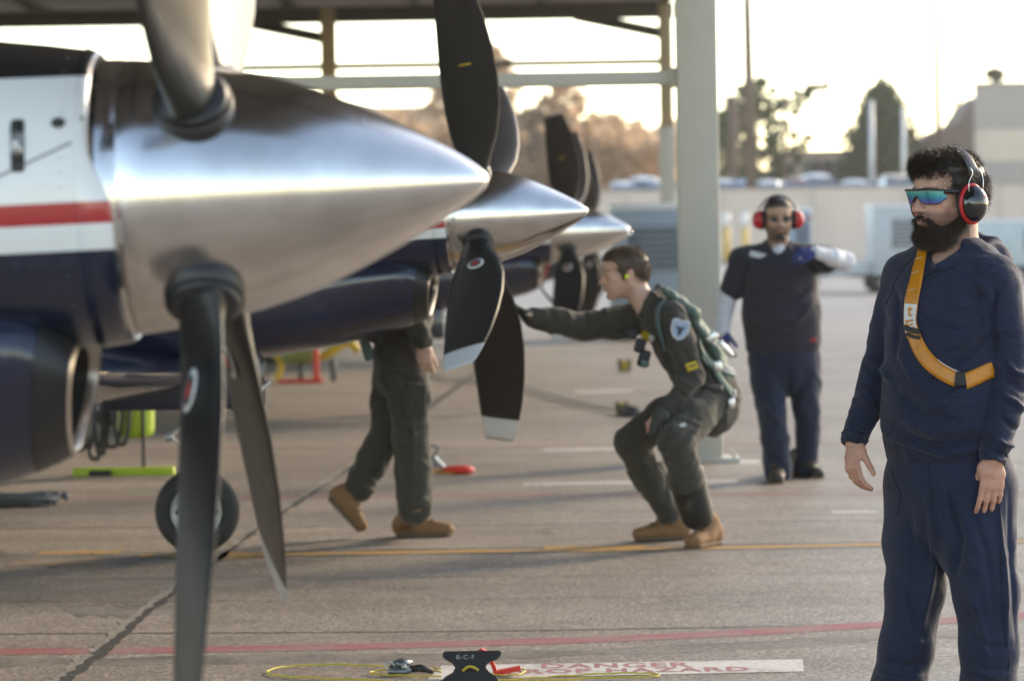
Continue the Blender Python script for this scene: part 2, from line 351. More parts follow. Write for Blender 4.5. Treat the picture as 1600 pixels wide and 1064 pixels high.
def spinner_mat():
    m = mat('polished_aluminium', (0.72, 0.70, 0.68), 0.20, 1.0)
    nt = m.node_tree; N = nt.nodes; L = nt.links; b = N['Principled BSDF']
    tc = N.new('ShaderNodeTexCoord'); mp = N.new('ShaderNodeMapping'); mp.inputs['Scale'].default_value = (260, 1.2, 1.2); L.new(tc.outputs['Object'], mp.inputs[0])
    n = N.new('ShaderNodeTexNoise'); n.inputs['Scale'].default_value = 1.0; n.inputs['Detail'].default_value = 3; L.new(mp.outputs[0], n.inputs['Vector'])
    r = N.new('ShaderNodeMapRange'); r.inputs[3].default_value = 0.10; r.inputs[4].default_value = 0.26; L.new(n.outputs[0], r.inputs[0]); L.new(r.outputs[0], b.inputs['Roughness'])
    n9 = N.new('ShaderNodeTexNoise'); n9.inputs['Scale'].default_value = 7; n9.inputs['Detail'].default_value = 7; L.new(tc.outputs['Object'], n9.inputs['Vector']); r9 = N.new('ShaderNodeValToRGB'); r9.color_ramp.elements[0].position = .30; r9.color_ramp.elements[0].color = (.58, .56, .535, 1); r9.color_ramp.elements[1].position = .62; r9.color_ramp.elements[1].color = (.74, .72, .70, 1); L.new(n9.outputs[0], r9.inputs[0]); L.new(r9.outputs[0], b.inputs['Base Color'])
    bp = N.new('ShaderNodeBump'); bp.inputs['Strength'].default_value = 0.10; bp.inputs['Distance'].default_value = 0.002; L.new(n.outputs[0], bp.inputs['Height']); L.new(bp.outputs[0], b.inputs['Normal'])
    return m
M_SPIN = spinner_mat()
M_NAVYA = mat('navy_gloss', (0.010, 0.015, 0.036), 0.22, coat=0.6, var=0.25, vscale=6)
M_BOOT = mat('black_rubber_boot', (0.022, 0.022, 0.023), 0.42, var=0.2, vscale=9)
M_LIP = mat('bare_metal_lip', (0.34, 0.31, 0.285), 0.38, 1.0, var=0.1, vscale=20)
M_DUCT = mat('duct_black', (0.012, 0.012, 0.012), 0.7)
M_BLADE = mat('black_blade', (0.016, 0.016, 0.016), 0.38, var=0.3, vscale=14, bump=0.05, bscale=90)
M_TIP = mat('blade_tip_white', (0.62, 0.63, 0.64), 0.45, var=0.1)
M_YEL = mat('yellow_mark', (0.55, 0.36, 0.02), 0.5)
M_TYRE = mat('tyre_rubber', (0.025, 0.025, 0.026), 0.75, var=0.3, vscale=25, bump=0.2, bscale=70)
M_RIM = mat('wheel_grey', (0.42, 0.43, 0.43), 0.38, 0.5, var=0.12, vscale=20)
M_STEEL = mat('gear_steel', (0.50, 0.50, 0.49), 0.35, 0.7, var=0.15, vscale=14)
M_GLASS = mat('canopy_glass', (0.10, 0.12, 0.13), 0.06, coat=0.5)
M_SEAM = mat('panel_seam', (0.16, 0.16, 0.155), 0.6)
M_EMW = mat('emblem_white', (0.62, 0.62, 0.62), 0.5); M_EMR = mat('emblem_red', (0.45, 0.035, 0.04), 0.5); M_EMK = mat('emblem_dark', (0.03, 0.03, 0.03), 0.5)
M_RIVET = mat('rivet_head', (0.45, 0.45, 0.45), 0.4, 0.4)
M_STREAM = mat('red_streamer', (0.55, 0.05, 0.03), 0.7, var=0.2)

TT = np.arange(64) * 2 * math.pi / 64
def sect(x, w, zt, zb, n=2.1, zc=None, dx=None):
    zc = (zt + zb) / 2 if zc is None else zc
    c, s = np.cos(TT), np.sin(TT)
    y = w * np.sign(c) * np.abs(c) ** (2 / n); z = np.where(s >= 0, zc + (zt - zc) * np.abs(s) ** (2 / n), zc - (zc - zb) * np.abs(s) ** (2 / n))
    X = np.full(64, float(x))
    if dx is not None: X = X + dx(z)
    return np.stack([X, y, z], 1)
def sst(a, b, v):
    t = np.clip((v - a) / (b - a), 0, 1); return t * t * (3 - 2 * t)
def blade_mesh():
    """blade along +Z, chord in local X(forward)/Y; root at r=.2, tip at r=1.23"""
    rs = 1.055 * np.array([0.16, 0.24, 0.32, 0.42, 0.55, 0.70, 0.85, 1.0, 1.10, 1.155, 1.20, 1.23])
    ch = np.array([0.110, 0.120, 0.165, 0.225, 0.265, 0.275, 0.262, 0.232, 0.203, 0.185, 0.165, 0.142])
    th = np.array([0.100, 0.085, 0.060, 0.042, 0.032, 0.026, 0.021, 0.017, 0.014, 0.012, 0.009, 0.004])
    tw = np.radians(np.array([44, 44, 44, 43.5, 43, 42, 41, 40, 39.3, 39, 38.7, 38.5]))
    off = np.array([0, 0, 0.004, 0.010, 0.016, 0.016, 0.010, 0.0, -0.012, -0.020, -0.026, -0.030])
    t = np.arange(20) * 2 * math.pi / 20; rings = []
    for r, c, h, a, o in zip(rs, ch, th, tw, off):
        u = np.cos(t) * c / 2 + o; v = np.sin(t) * h / 2 * (1 - 0.25 * np.cos(t))
        # chord direction: mix of tangential (Y) and axial (X)
        X = u * math.sin(a) - v * math.cos(a); Y = u * math.cos(a) + v * math.sin(a)
        rings.append(np.stack([X, Y, np.full(20, r)], 1))
    return rings
_cache = {}
def cached(key, fn, mat_, smooth=True, sharp=None, scale=False):
    if key not in _cache:
        V, F = fn(); V = np.asarray(V) * (SC if scale else 1.0); me = mk_mesh(key, V, F, mat_, smooth)
        if sharp: me.set_sharp_from_angle(angle=R_(sharp))
        _cache[key] = me
    return _cache[key]
SC = 0.94
SPIN = [(0.0, 0.0005), (-0.004, 0.012), (-0.012, 0.021), (-0.03, 0.036), (-0.055, 0.053), (-0.08, 0.068), (-0.12, 0.091), (-0.16, 0.113), (-0.2, 0.134), (-0.26, 0.163), (-0.33, 0.194), (-0.39, 0.214), (-0.45, 0.231), (-0.52, 0.246), (-0.58, 0.256), (-0.64, 0.264), (-0.69, 0.269), (-0.693, 0.2665), (-0.697, 0.2665), (-0.70, 0.270), (-0.735, 0.271), (-0.74, 0.262), (-0.74, 0.05)]
def fuselage_vf():
    f = lambda z: -0.045 * sst(-0.05, 0.09, z)
    st = [(-0.765, .292, .292, -.288), (-0.85, .304, .306, -.292), (-1.0, .325, .326, -.300), (-1.3, .358, .356, -.345), (-1.7, .392, .388, -.46), (-2.1, .425, .42, -.60), (-2.6, .455, .455, -.72), (-3.0, .47, .49, -.76),
          (-4.0, .475, .52, -.78), (-5.2, .45, .53, -.74), (-6.2, .36, .50, -.55), (-7.2, .25, .45, -.32), (-8.4, .14, .40, -.08), (-9.4, .06, .36, .08), (-9.75, .02, .30, .16)]
    return loft([sect(x, w, zt, zb, 2.15, 0.0 if x > -2.0 else None) for x, w, zt, zb in st], True, False, True)
def ring_vf():
    f = lambda z: -0.042 * sst(-0.03, 0.10, z)
    rings = [sect(-0.99, .24, .24, -.24, 2, 0), sect(-0.76, .270, .270, -.268, 2, 0), sect(-0.712, .2755, .2755, -.272, 2, 0, f), sect(-0.704, .279, .279, -.2755, 2, 0, f), sect(-0.702, .2835, .2835, -.279, 2, 0, f), sect(-0.710, .288, .288, -.284, 2.05, 0, f), sect(-0.768, .2955, .2955, -.2915, 2.1, 0), sect(-0.770, .290, .290, -.286, 2.1, 0)]
    return loft(rings)
def scoop_rings():
    sl = lambda z: -0.05 * (-(z + 0.385)) * 2.2
    def s(x, w, zt, zb, n=2.4):
        r = sect(x, w, zt, zb, n, None, lambda z: np.clip((z + .385) * 0.16, -.03, .03) * sst(-1.2, -.85, x)); t = np.clip((r[:, 2] - zb) / (zt - zb), 0, 1)
        k = float(np.interp(x, [-1.6, -.9], [0.0, .52])); r[:, 1] *= 1 - k * (1 - t) ** 1.2; return r
    inner = [s(-1.25, .12, -.33, -.43), s(-0.93, .195, -.300, -.465), s(-0.835, .222, -.287, -.478)]
    lip = [s(-0.835, .222, -.287, -.478), s(-0.818, .230, -.280, -.484), s(-0.813, .238, -.273, -.490), s(-0.820, .247, -.265, -.498)]
    boot = [s(-0.820, .247, -.265, -.498), s(-0.845, .264, -.240, -.513), s(-0.885, .282, -.205, -.528)]
    body = [s(-0.886, .283, -.204, -.529), s(-0.92, .294, -.178, -.541), s(-1.0, .309, -.150, -.560), s(-1.3, .342, -.12, -.618), s(-1.6, .372, -.12, -.655), s(-2.0, .395, -.15, -.680), s(-2.7, .40, -.25, -.70)]
    return inner, lip, boot, body
def wing_vf(side):
    """low wing, side=-1 is towards the camera"""
    def af(xle, c, y, z, t):
        u = np.r_[0, .0125, .05, .12, .25, .4, .6, .8, 1.0]; th = np.array([0, .28, .52, .76, .97, 1.0, .76, .42, .02]) * t / 2
        up = np.stack([xle - u * c, np.full(9, y), z + th * c * 1.15], 1); lo = np.stack([xle - u * c, np.full(9, y), z - th * c * 0.85], 1)
        return np.vstack([up, lo[-2:0:-1]])
    st = [(-1.95, 2.75, .20, -.72, .11), (-2.02, 2.62, .42, -.72, .125), (-2.25, 2.2, .72, -.70, .155), (-2.38, 1.95, 1.2, -.66, .16), (-2.62, 1.45, 3.4, -.47, .15), (-2.85, 1.05, 5.0, -.33, .13), (-3.0, .7, 5.12, -.32, .1)]
    rings = [af(a, c, side * y, z, t) for a, c, y, z, t in st]
    return loft(rings, True, False, True)
def fin_vf():
    o = [(-8.0, .38), (-8.9, .75), (-9.35, 2.05), (-10.0, 2.05), (-10.16, .30), (-9.6, .16)]
    V, F = plate(o, 0.10); M = np.array([[1, 0, 0, 0], [0, 0, 1, 0], [0, 1, 0, 0], [0, 0, 0, 1.0]]); return xf((V, F), M)
def stab_vf():
    o = [(-8.7, .08), (-9.05, 1.83), (-9.65, 1.83), (-9.85, .08), (-9.85, -.08), (-9.65, -1.83), (-9.05, -1.83), (-8.7, -.08)]
    V, F = plate(o, 0.08); V[:, 2] += 0.42; return V, F
def canopy_vf():
    st = [(-2.95, .30, .50), (-3.3, .36, .78), (-3.8, .37, .97), (-4.6, .37, 1.03), (-5.3, .35, .93), (-5.9, .30, .72), (-6.3, .22, .50)]
    return loft([sect(x, w, zt, .30, 2.2, .32) for x, w, zt in st], True, True, True)
def surf_y(x, z):
    """near-side surface of the cowl at (x,z) in aircraft coordinates"""
    w = np.interp(-x, [.70, .765, .85, 1.0, 1.3], [.285, .292, .304, .325, .358]); h = np.interp(-x, [.70, .765, .85, 1.0, 1.3], [.285, .292, .306, .326, .356])
    if z < 0: h = np.interp(-x, [.70, .765, .85, 1.0, 1.3], [.281, .288, .292, .300, .345])
    return -w * max(0.0, 1 - abs(z / h) ** 2.15) ** (1 / 2.15)
def tip_mesh(rings):
    if 'tipm' not in _cache:
        V, F = loft(rings[8:], True, False, True); me = mk_mesh('blade_tip', V, F, M_TIP); me.materials.append(M_BLADE); a = math.radians(39); n = Vector((-math.cos(a), math.sin(a), 0))
        for p in me.polygons: p.material_index = 0 if p.normal.dot(n) > -0.05 else 1
        _cache['tipm'] = me
    return _cache['tipm']
def aircraft(label, tip, yaw, pitch, phis, group, feather=R_(33)):
    t = thing('training_aircraft', label, 'aircraft', tip, 0, group)
    t.rotation_euler = (0, -pitch, -yaw)
    T = Matrix.Translation(tip) @ t.rotation_euler.to_matrix().to_4x4(); Ti = T.inverted()
    def add(key, fn, m, parent=t, sharp=None, name=None): return link(name or key, cached(key, fn, m, True, sharp, True), parent)
    sp = add('spinner', lambda: lathe_x(SPIN, 72), M_SPIN, sharp=50)
    fu = add('fuselage', fuselage_vf, M_PAINT)
    nr = add('nose_ring', ring_vf, M_PAINT, fu)
    add('nose_bulkhead', lambda: lathe_x([(-0.80, 0.27), (-0.80, 0.02)], 40), M_DUCT, fu)
    inner, lip, boot, body = scoop_rings()
    sc = add('intake_scoop', lambda: loft(body), M_NAVYA)
    add('intake_boot', lambda: loft(boot), M_BOOT, sc); add('intake_lip', lambda: loft(lip), M_LIP, sc); add('intake_duct', lambda: loft(inner, True, True), M_DUCT, sc)
    for s in (-1, 1): add('wing' if s < 0 else 'wing_far', lambda: wing_vf(s), M_NAVYA, name='wing')
    add('tail_fin', fin_vf, M_PAINT); add('tailplane', stab_vf, M_PAINT); add('canopy', canopy_vf, M_GLASS)
    # cowl details on the camera side
    def patch(cx, cz, w, h, m, name, n=2.0, lift=0.003):
        tt = np.arange(20) * 2 * math.pi / 20; ring = []
        for a in tt:
            c, s = math.cos(a), math.sin(a); x = cx + w / 2 * math.copysign(abs(c) ** (2 / n), c); z = cz + h / 2 * math.copysign(abs(s) ** (2 / n), s)
            ring.append((x, surf_y(x, z) - lift, z))
        V = np.array(ring + [(x, y + 0.004, z) for x, y, z in ring]); F = [tuple(range(20))] + [(i, 20 + i, 20 + (i + 1) % 20, (i + 1) % 20) for i in range(20)]
        return (V, F)
    for nm, a in (('cowl_latch', (-0.872, .103, .025, .100, M_EMK, 'l', 8)), ('vent_hole', (-0.797, .143, .026, .020, M_EMK, 'v', 2)), ('rivet', (-0.752, .150, .008, .008, M_SEAM, 'r', 2))):
        add(nm, lambda a=a: patch(*a), a[4], fu)
    add('latch_handle', lambda: patch(-0.872, .108, .021, .042, None, 'h', 6, 0.006), M_STEEL, fu)
    add('panel_seam', lambda: tube([(x, surf_y(x, z) - 0.0005, z) for x, z in [(-0.772 - 0.05 * k, 0.104 - 0.0212 * k) for k in range(12)]], 0.0022, 6), M_SEAM, fu)
    add('panel_seam_rear', lambda: tube([(-1.32, surf_y(-1.30, z) - 0.002, z) for z in np.linspace(-.25, .30, 24)], 0.002, 6), M_SEAM, fu, name='panel_seam')
    def rivets():
        out = []
        for x in (-0.795, -1.295):
            for z in np.arange(-.26, .30, .028): out.append((x, z))
        for k in range(18): out.append((-0.80 - .03 * k, .158 - .0129 * k + .012)); out.append((-0.80 - .03 * k, -.125))
        vs = []
        for x, z in out:
            y = surf_y(x, z); vs.append(cyl((x, y + .002, z), (x, y - .0012, z), .0035, 8))
        return join(*vs)
    tag(add('rivet_rows', rivets, M_PAINT, fu), kind='stuff')
    # propeller
    rings = blade_mesh()
    for ph in phis:
        key = 'blade'
        b = link('propeller_blade', cached('blade', lambda: loft(rings[:9], True, True, False), M_BLADE), t)
        # +Z up, positive angle leans towards the camera (-Y)
        b.matrix_basis = Matrix.Translation((-0.515, 0, 0)) @ Matrix.Rotation(math.radians(ph), 4, 'X') @ Matrix.Rotation(-feather, 4, 'Z')
        link('blade_tip', tip_mesh(rings), b)
        link('blade_collar', cached('blade_collar', lambda: join(cyl((0, 0, .20), (0, 0, .258), .072, 28), cyl((0, 0, .258), (0, 0, .270), .070, 28, .058)), M_BOOT), b)
        if 'emb' not in _cache:
            _cache['emb'] = True
        for s in (1, -1):
            a = math.radians(43.5); nn = np.array([-math.cos(a), math.sin(a), 0]) * s; c0 = nn * 0.0215 + np.array([0.010 * math.sin(a), 0.010 * math.cos(a), .47])
            if s > 0: link('emblem_disc', cached('embA%d' % s, lambda: cyl(c0, c0 + nn * 0.003, 0.040, 24), M_EMW), b)
            if s > 0: link('emblem_ring', cached('embB%d' % s, lambda: cyl(c0 + nn * .003, c0 + nn * 0.0045, 0.029, 24), M_EMK), b)
            if s > 0: link('emblem_centre', cached('embC%d' % s, lambda: join(cyl(c0 + nn * .0045, c0 + nn * 0.006, 0.016, 20)), M_EMR), b)
            a2 = math.radians(41.1); n2 = np.array([-math.cos(a2), math.sin(a2), 0]) * s; u2 = np.array([math.sin(a2), math.cos(a2), 0])
            if s < 0: link('yellow_tick', cached('tick%d' % s, lambda: tube([n2 * 0.0118 - u2 * .028 + np.array([0, 0, .83]), n2 * 0.0118 + u2 * .028 + np.array([0, 0, .83])], 0.004, 6), M_YEL), b)
    # landing gear stands on the ground: measured in world space, then brought into the aircraft frame
    def loc(p): return np.array(Ti @ Vector(p))
    gx = np.array((T @ Vector((-1.93, 0, -.55))))
    def wheel(cx, cy, R, w, nm):
        c = np.array([cx, cy, R]); ax = np.array([math.sin(-yaw), -math.cos(-yaw), 0]) * -1.0; ax = np.array([-math.sin(yaw) * 0, -1.0, 0.0])
        prof = []
        for k in range(13):
            a = math.pi * (k / 12) ; prof.append((math.cos(a) * w / 2, R * 0.68 + R * 0.32 * math.sin(a) ** 0.6))
        prof = [(w / 2, R * .60)] + prof + [(-w / 2, R * .60)]
        V, F = lathe_x([(x, r) for x, r in prof], 40); M = np.array([[0, -1, 0], [1, 0, 0], [0, 0, 1.0]]).T
        V = V @ M + c; V = np.array([loc(v) for v in V]); w_ = part(t, nm, (V, F), M_TYRE)
        V, F = lathe_x([(w * .46, R * .66), (w * .50, R * .64), (w * .50, R * .58), (w * .36, R * .55), (w * .30, R * .30), (w * .42, R * .26), (w * .46, R * .12), (w * .46, .001)], 40)
        V2 = V.copy(); V2[:, 0] *= -1; V, F = join((V, F), (V2, F)); V = V @ M + c; V = np.array([loc(v) for v in V]); rim = part(w_, 'wheel_rim', (V, F), M_RIM, sharp=40)
        for k in range(8):
            a = k * math.pi / 4; q = c + np.array([math.cos(a) * R * .42, -w * .36, math.sin(a) * R * .42])
            part(w_, 'rim_hole', (np.array([loc(v) for v in cyl(q, q + np.array([0, -.012, 0]), R * .055, 10)[0]]), cyl(q, q + np.array([0, -.012, 0]), R * .055, 10)[1]), M_EMK)
        return c
    c = wheel(gx[0], gx[1], 0.205, 0.13, 'nose_wheel')
    top = np.array([gx[0] + 0.10, gx[1], gx[2] + .15])
    def wt(name, VF, m, parent=t): return part(parent, name, (np.array([loc(v) for v in VF[0]]), VF[1]), m)
    strut = wt('nose_strut', join(cyl(c + np.array([.03, 0, .26]), top, .042, 16), cyl(c + np.array([.02, 0, .22]), c + np.array([.05, 0, .50]), .028, 14)), M_STEEL)
    wt('wheel_fork', join(tube([c + np.array([0, -.085, 0]), c + np.array([-.02, -.088, .12]), c + np.array([.01, -.06, .245]), c + np.array([.03, 0, .27])], .019, 10), tube([c + np.array([0, .085, 0]), c + np.array([-.02, .088, .12]), c + np.array([.01, .06, .245]), c + np.array([.03, 0, .27])], .019, 10)), M_RIM, strut)
    wt('drag_brace', tube([c + np.array([.04, 0, .36]), c + np.array([.36, 0, .62])], .013, 8), M_STEEL, strut)
    wt('torque_link', join(tube([c + np.array([.02, 0, .26]), c + np.array([-.13, 0, .36]), c + np.array([.05, 0, .48])], .012, 8), cyl(c + np.array([-.13, -.03, .36]), c + np.array([-.13, .03, .36]), .022, 12)), M_RIM, strut)
    for s in (-1, 1):
        wt('gear_door', box((gx[0] - .05, gx[1] + s * .17, gx[2] - .17), (.75, .012, .26), .004), M_NAVYA)
        mg = np.array(T @ Vector((-4.25, s * 1.25, -.6))); cm = wheel(mg[0], mg[1], 0.26, 0.18, 'main_wheel')
        wt('main_strut', cyl(cm + np.array([0, -s * .12, 0]), (mg[0], mg[1] - s * .12, mg[2] + .05), .045, 14), M_STEEL)
    return t, T
AC = {}
G_AC = 'training aircraft parked nose out in a row'
AC[1] = aircraft('nearest white and navy propeller aircraft with a huge polished metal spinner', P(763, 281, 6.82), R_(1.5), R_(1.9), (140, 50, -40, -130), G_AC, R_(-20))
AC[2] = aircraft('second aircraft in the row, its still black blade touched by the crouching pilot', P(919, 330, 17.7), R_(5.0), R_(2.0), (31, -59, 121, -149), G_AC)
AC[3] = aircraft('third aircraft in the row, its spinner just left of the pilot head', P(984, 358, 31.3), R_(5.0), R_(1.5), (42, -48, 132, -138), G_AC)
AC[4] = aircraft('farthest aircraft in the row, almost hidden behind the third spinner', P(986, 364, 45.0), R_(4.5), R_(1.5), (52, -38, 142, -128), G_AC)
# ================================================================== sunshade
M_COLM = mat('shade_steel_paint', (0.47, 0.455, 0.405), 0.55, var=0.08, vscale=3, bump=0.06, bscale=30)
M_TANP = mat('tan_steel_paint', (0.34, 0.25, 0.15), 0.6, var=0.1, vscale=2)
M_ROOF = mat('shade_roof_sheet', (0.20, 0.19, 0.175), 0.6, var=0.2, vscale=1.5)
M_DARKS = mat('dark_rafter_paint', (0.055, 0.05, 0.045), 0.6, var=0.2, vscale=2)
shade = thing('sunshade', 'big steel sunshade with dark sheet roof over the row of aircraft', 'sunshade', (0, 0, 0))
ROOF_Z = 5.55
cb = G(1098, 722); COL_X, COL_Y = cb.x, cb.y + 0.1
def column(x, y, w, h, m, name='column'):
    c = part(shade, name, box((x, y, h / 2), (w, w, h), 0.012), m, sharp=35)
    part(c, 'base_plate', box((x, y, 0.016), (w + .22, w + .16, .028), 0.004), m)
    for sx in (-1, 1):
        for sy in (-1, 1): part(c, 'anchor_bolt', cyl((x + sx * (w / 2 + .07), y + sy * (w / 2 + .045), .03), (x + sx * (w / 2 + .07), y + sy * (w / 2 + .045), .07), .012, 8), m)
    return c
slope = 0.0365
column(COL_X, COL_Y, 0.265, ROOF_Z, M_COLM)
# far end columns: pale sleeve below, tan above
def far_column(px, d, w, zsplit=None):
    x = P(px, 300, d).x
    if zsplit:
        part(shade, 'column_sleeve', box((x, d, zsplit / 2), (w * 1.12, w * 1.12, zsplit), 0.01), M_COLM)
        part(shade, 'column', box((x, d, (zsplit + ROOF_Z) / 2), (w, w, ROOF_Z - zsplit), 0.01), M_TANP)
    else: part(shade, 'column', box((x, d, ROOF_Z / 2), (w, w, ROOF_Z), 0.01), M_TANP)
    return x
fx = far_column(1043, 66.0, 0.235, 3.35); lx = far_column(517, 66.0, 0.27)
column(COL_X - 13.5, COL_Y, 0.265, ROOF_Z, M_COLM)
# cross rails
bz = P(1055, 122, COL_Y).z
part(shade, 'cross_rail', box(((COL_X - .14 + COL_X - 13.4) / 2, COL_Y, bz), (13.2, .08, .094), 0.012), M_COLM, sharp=35)
part(shade, 'rail_bracket', box((COL_X - .155, COL_Y, bz), (.05, .12, .13), 0.006), M_COLM)
rz = P(800, 100, 66).z
part(shade, 'thin_rail', cyl((fx, 66, rz), (fx - 30, 66, rz), .06, 10), M_DARKS)
# roof: purlins, rafters and a corrugated sheet
x0, x1, y0, y1 = -15.5, fx + 0.15, 4.2, 68.5
n = 240; V = []; F = []
ys = np.linspace(y0, y1, n)
for i, y in enumerate(ys):
    z = ROOF_Z + 0.16 + (0.035 if i % 4 < 2 else 0.0)
    V += [(x0, y, z), (x1 if y > 30 else max(COL_X + .4, 0), y, z)]
F = [(2 * i, 2 * i + 1, 2 * i + 3, 2 * i + 2) for i in range(n - 1)]
V2 = [(a, b, c + .02) for a, b, c in V]; nn = len(V)
F += [tuple(reversed([q + nn for q in f])) for f in F[:]]
part(shade, 'roof_sheet', (V + V2, F), M_ROOF, smooth=False)
for x in np.linspace(x0 + .3, x1 - .1, 9): part(shade, 'purlin', box((x if x < COL_X else x, 36.3 if x < COL_X else 49, ROOF_Z + .08), (.10, 64 if x < COL_X else 38, .12)), M_DARKS, False)
for y in (8.0, COL_Y, 38.0, 52.0, 66.0): part(shade, 'rafter', box(((x0 + (x1 if y > 30 else COL_X + .4)) / 2, y, ROOF_Z - .13), ((x1 if y > 30 else COL_X + .4) - x0, .20, .27), .01), M_DARKS, False)
part(shade, 'end_fascia', box(((x0 + x1) / 2, y1 + .05, ROOF_Z + .06), (x1 - x0, .06, .34)), M_DARKS, False)
for x, s in ((lx, -1), (fx, -1)):
    part(shade, 'knee_brace', tube([(x, 66, ROOF_Z - .55), (x + s * 1.6, 66, ROOF_Z - .2)], .10, 4), M_DARKS, False)

# ================================================================== back wall, terrace, hills
M_WALLC = mat('tan_precast_wall', (0.66, 0.52, 0.44), 0.8, var=0.10, vscale=0.5, bump=0.1, bscale=3)
M_CAP = mat('wall_coping', (0.56, 0.47, 0.40), 0.8, var=0.08, vscale=1)
WY = 184.0; wz = 3.42
wall = thing('boundary_wall', 'long tan precast wall closing the far side of the apron', 'wall', (0, WY, 0))
for k in range(24):
    x = -52 + k * 4.62
    part(wall, 'panel', box((x, 0, wz / 2), (4.56, .22, wz), .02), M_WALLC, False)
    part(wall, 'wall_post', box((x + 2.31, 0.0, wz / 2 + .04), (.30, .34, wz + .08), .02), M_CAP, False)
part(wall, 'coping', box((0, 0, wz + .05), (112, .40, .10), .02), M_CAP, False)
M_DIRT = mat('terrace_ground', (0.27, 0.20, 0.145), 0.9, var=0.2, vscale=0.4)
ter = link('terrace', mk_mesh('terrace', *box((0, WY + .25 + 60, 1.15), (240, 120, 2.5)), M_DIRT, False)); tag(ter, kind='structure')
M_HILL = mat('dry_brown_hillside', (0.42, 0.31, 0.22), 0.95, var=0.25, vscale=0.05)
def hill(cx, cy, w, dpt, h, name='hill', seed=1):
    rng = np.random.default_rng(seed); n, m = 60, 14; V = []; F = []
    prof = np.convolve(rng.normal(size=n + 8), np.ones(9) / 9, 'valid')
    for i in range(n):
        u = i / (n - 1)
        for j in range(m):
            v = j / (m - 1); hh = h * math.sin(math.pi * min(1, u * 1.02)) ** .5 * math.sin(math.pi * v) ** .7 * (1 + .35 * prof[i]) + 0.4 * rng.normal() * math.sin(math.pi * v)
            V.append((cx + (u - .5) * w, cy + (v - .5) * dpt, 2.4 + hh))
    for i in range(n - 1):
        for j in range(m - 1): F.append((i * m + j, (i + 1) * m + j, (i + 1) * m + j + 1, i * m + j + 1))
    o = link(name, mk_mesh(name, V, F, M_HILL)); tag(o, kind='structure'); return o
hill(2, 330, 110, 40, 4.0, seed=3); hill(40, 345, 90, 40, 3.4, seed=5)
hill(-60, 360, 120, 60, 7.5, seed=8)

# ================================================================== trees
M_TRUNK = mat('bark', (0.13, 0.085, 0.055), 0.9, var=0.25, vscale=3)
M_LEAF1 = mat('dark_pine_needles', (0.055, 0.075, 0.035), 0.7, var=0.3, vscale=0.8)
M_LEAF2 = mat('cypress_green', (0.050, 0.080, 0.038), 0.7, var=0.3, vscale=0.8)
M_LEAFB = mat('dry_brown_foliage', (0.52, 0.37, 0.25), 0.8, var=0.25, vscale=0.6)
M_PALM = mat('palm_frond', (0.06, 0.075, 0.035), 0.7, var=0.3, vscale=2)
def translucent(m, col, k):
    nt = m.node_tree; b = nt.nodes['Principled BSDF']; o = [n for n in nt.nodes if n.type == 'OUTPUT_MATERIAL'][0]; t = nt.nodes.new('ShaderNodeBsdfTranslucent'); t.inputs['Color'].default_value = (*col, 1); x = nt.nodes.new('ShaderNodeMixShader'); x.inputs[0].default_value = k; nt.links.new(b.outputs[0], x.inputs[1]); nt.links.new(t.outputs[0], x.inputs[2]); nt.links.new(x.outputs[0], o.inputs['Surface'])
translucent(M_LEAFB, (.62, .44, .29), .55); translucent(M_LEAF1, (.10, .13, .05), .25); translucent(M_LEAF2, (.09, .13, .05), .2)
def leaves(centers, size, rng, n_per, spread):
    """small leaf quads scattered round clump centres"""
    c = np.repeat(np.asarray(centers), n_per, 0); n = len(c)
    sp = np.asarray(spread); sp = np.repeat(sp, n_per, 0) if sp.ndim else sp
    d = rng.normal(size=(n, 3)); d /= np.linalg.norm(d, axis=1)[:, None]
    p = c + d * (rng.random((n, 1)) ** .5) * (sp[:, None] if np.ndim(sp) == 1 else sp)
    a = rng.normal(size=(n, 3)); a /= np.linalg.norm(a, axis=1)[:, None]; b = np.cross(a, rng.normal(size=(n, 3))); b /= np.linalg.norm(b, axis=1)[:, None]
    s = size * (0.6 + 0.8 * rng.random((n, 1)))
    V = np.stack([p - a * s - b * s * .4, p + a * s * .2 - b * s * .7, p + a * s + b * s * .3, p - a * s * .1 + b * s * .7], 1).reshape(-1, 3)
    return V, np.arange(4 * n).reshape(-1, 4)
def tree(name, label, base, limbs, clumps, leafmat, size=.22, n_per=60, spread=.8, seed=1, group=None, trunk_r=.25):
    rng = np.random.default_rng(seed); t = thing(name, label, 'tree', base, 0, group); b = np.array(base)
    parts_ = []
    for pth, r in limbs: parts_.append(tube(catmull([np.array(q) for q in pth], 5), np.linspace(r, r * .35, (len(pth) - 1) * 5 + 1), 7))
    part(t, 'trunk', join(*parts_), M_TRUNK)
    V, Q = leaves(clumps, size, rng, n_per, spread)
    link('crown', big_mesh('crown', V, Q, leafmat), t); return t
def up(d): return 5800.0 / d
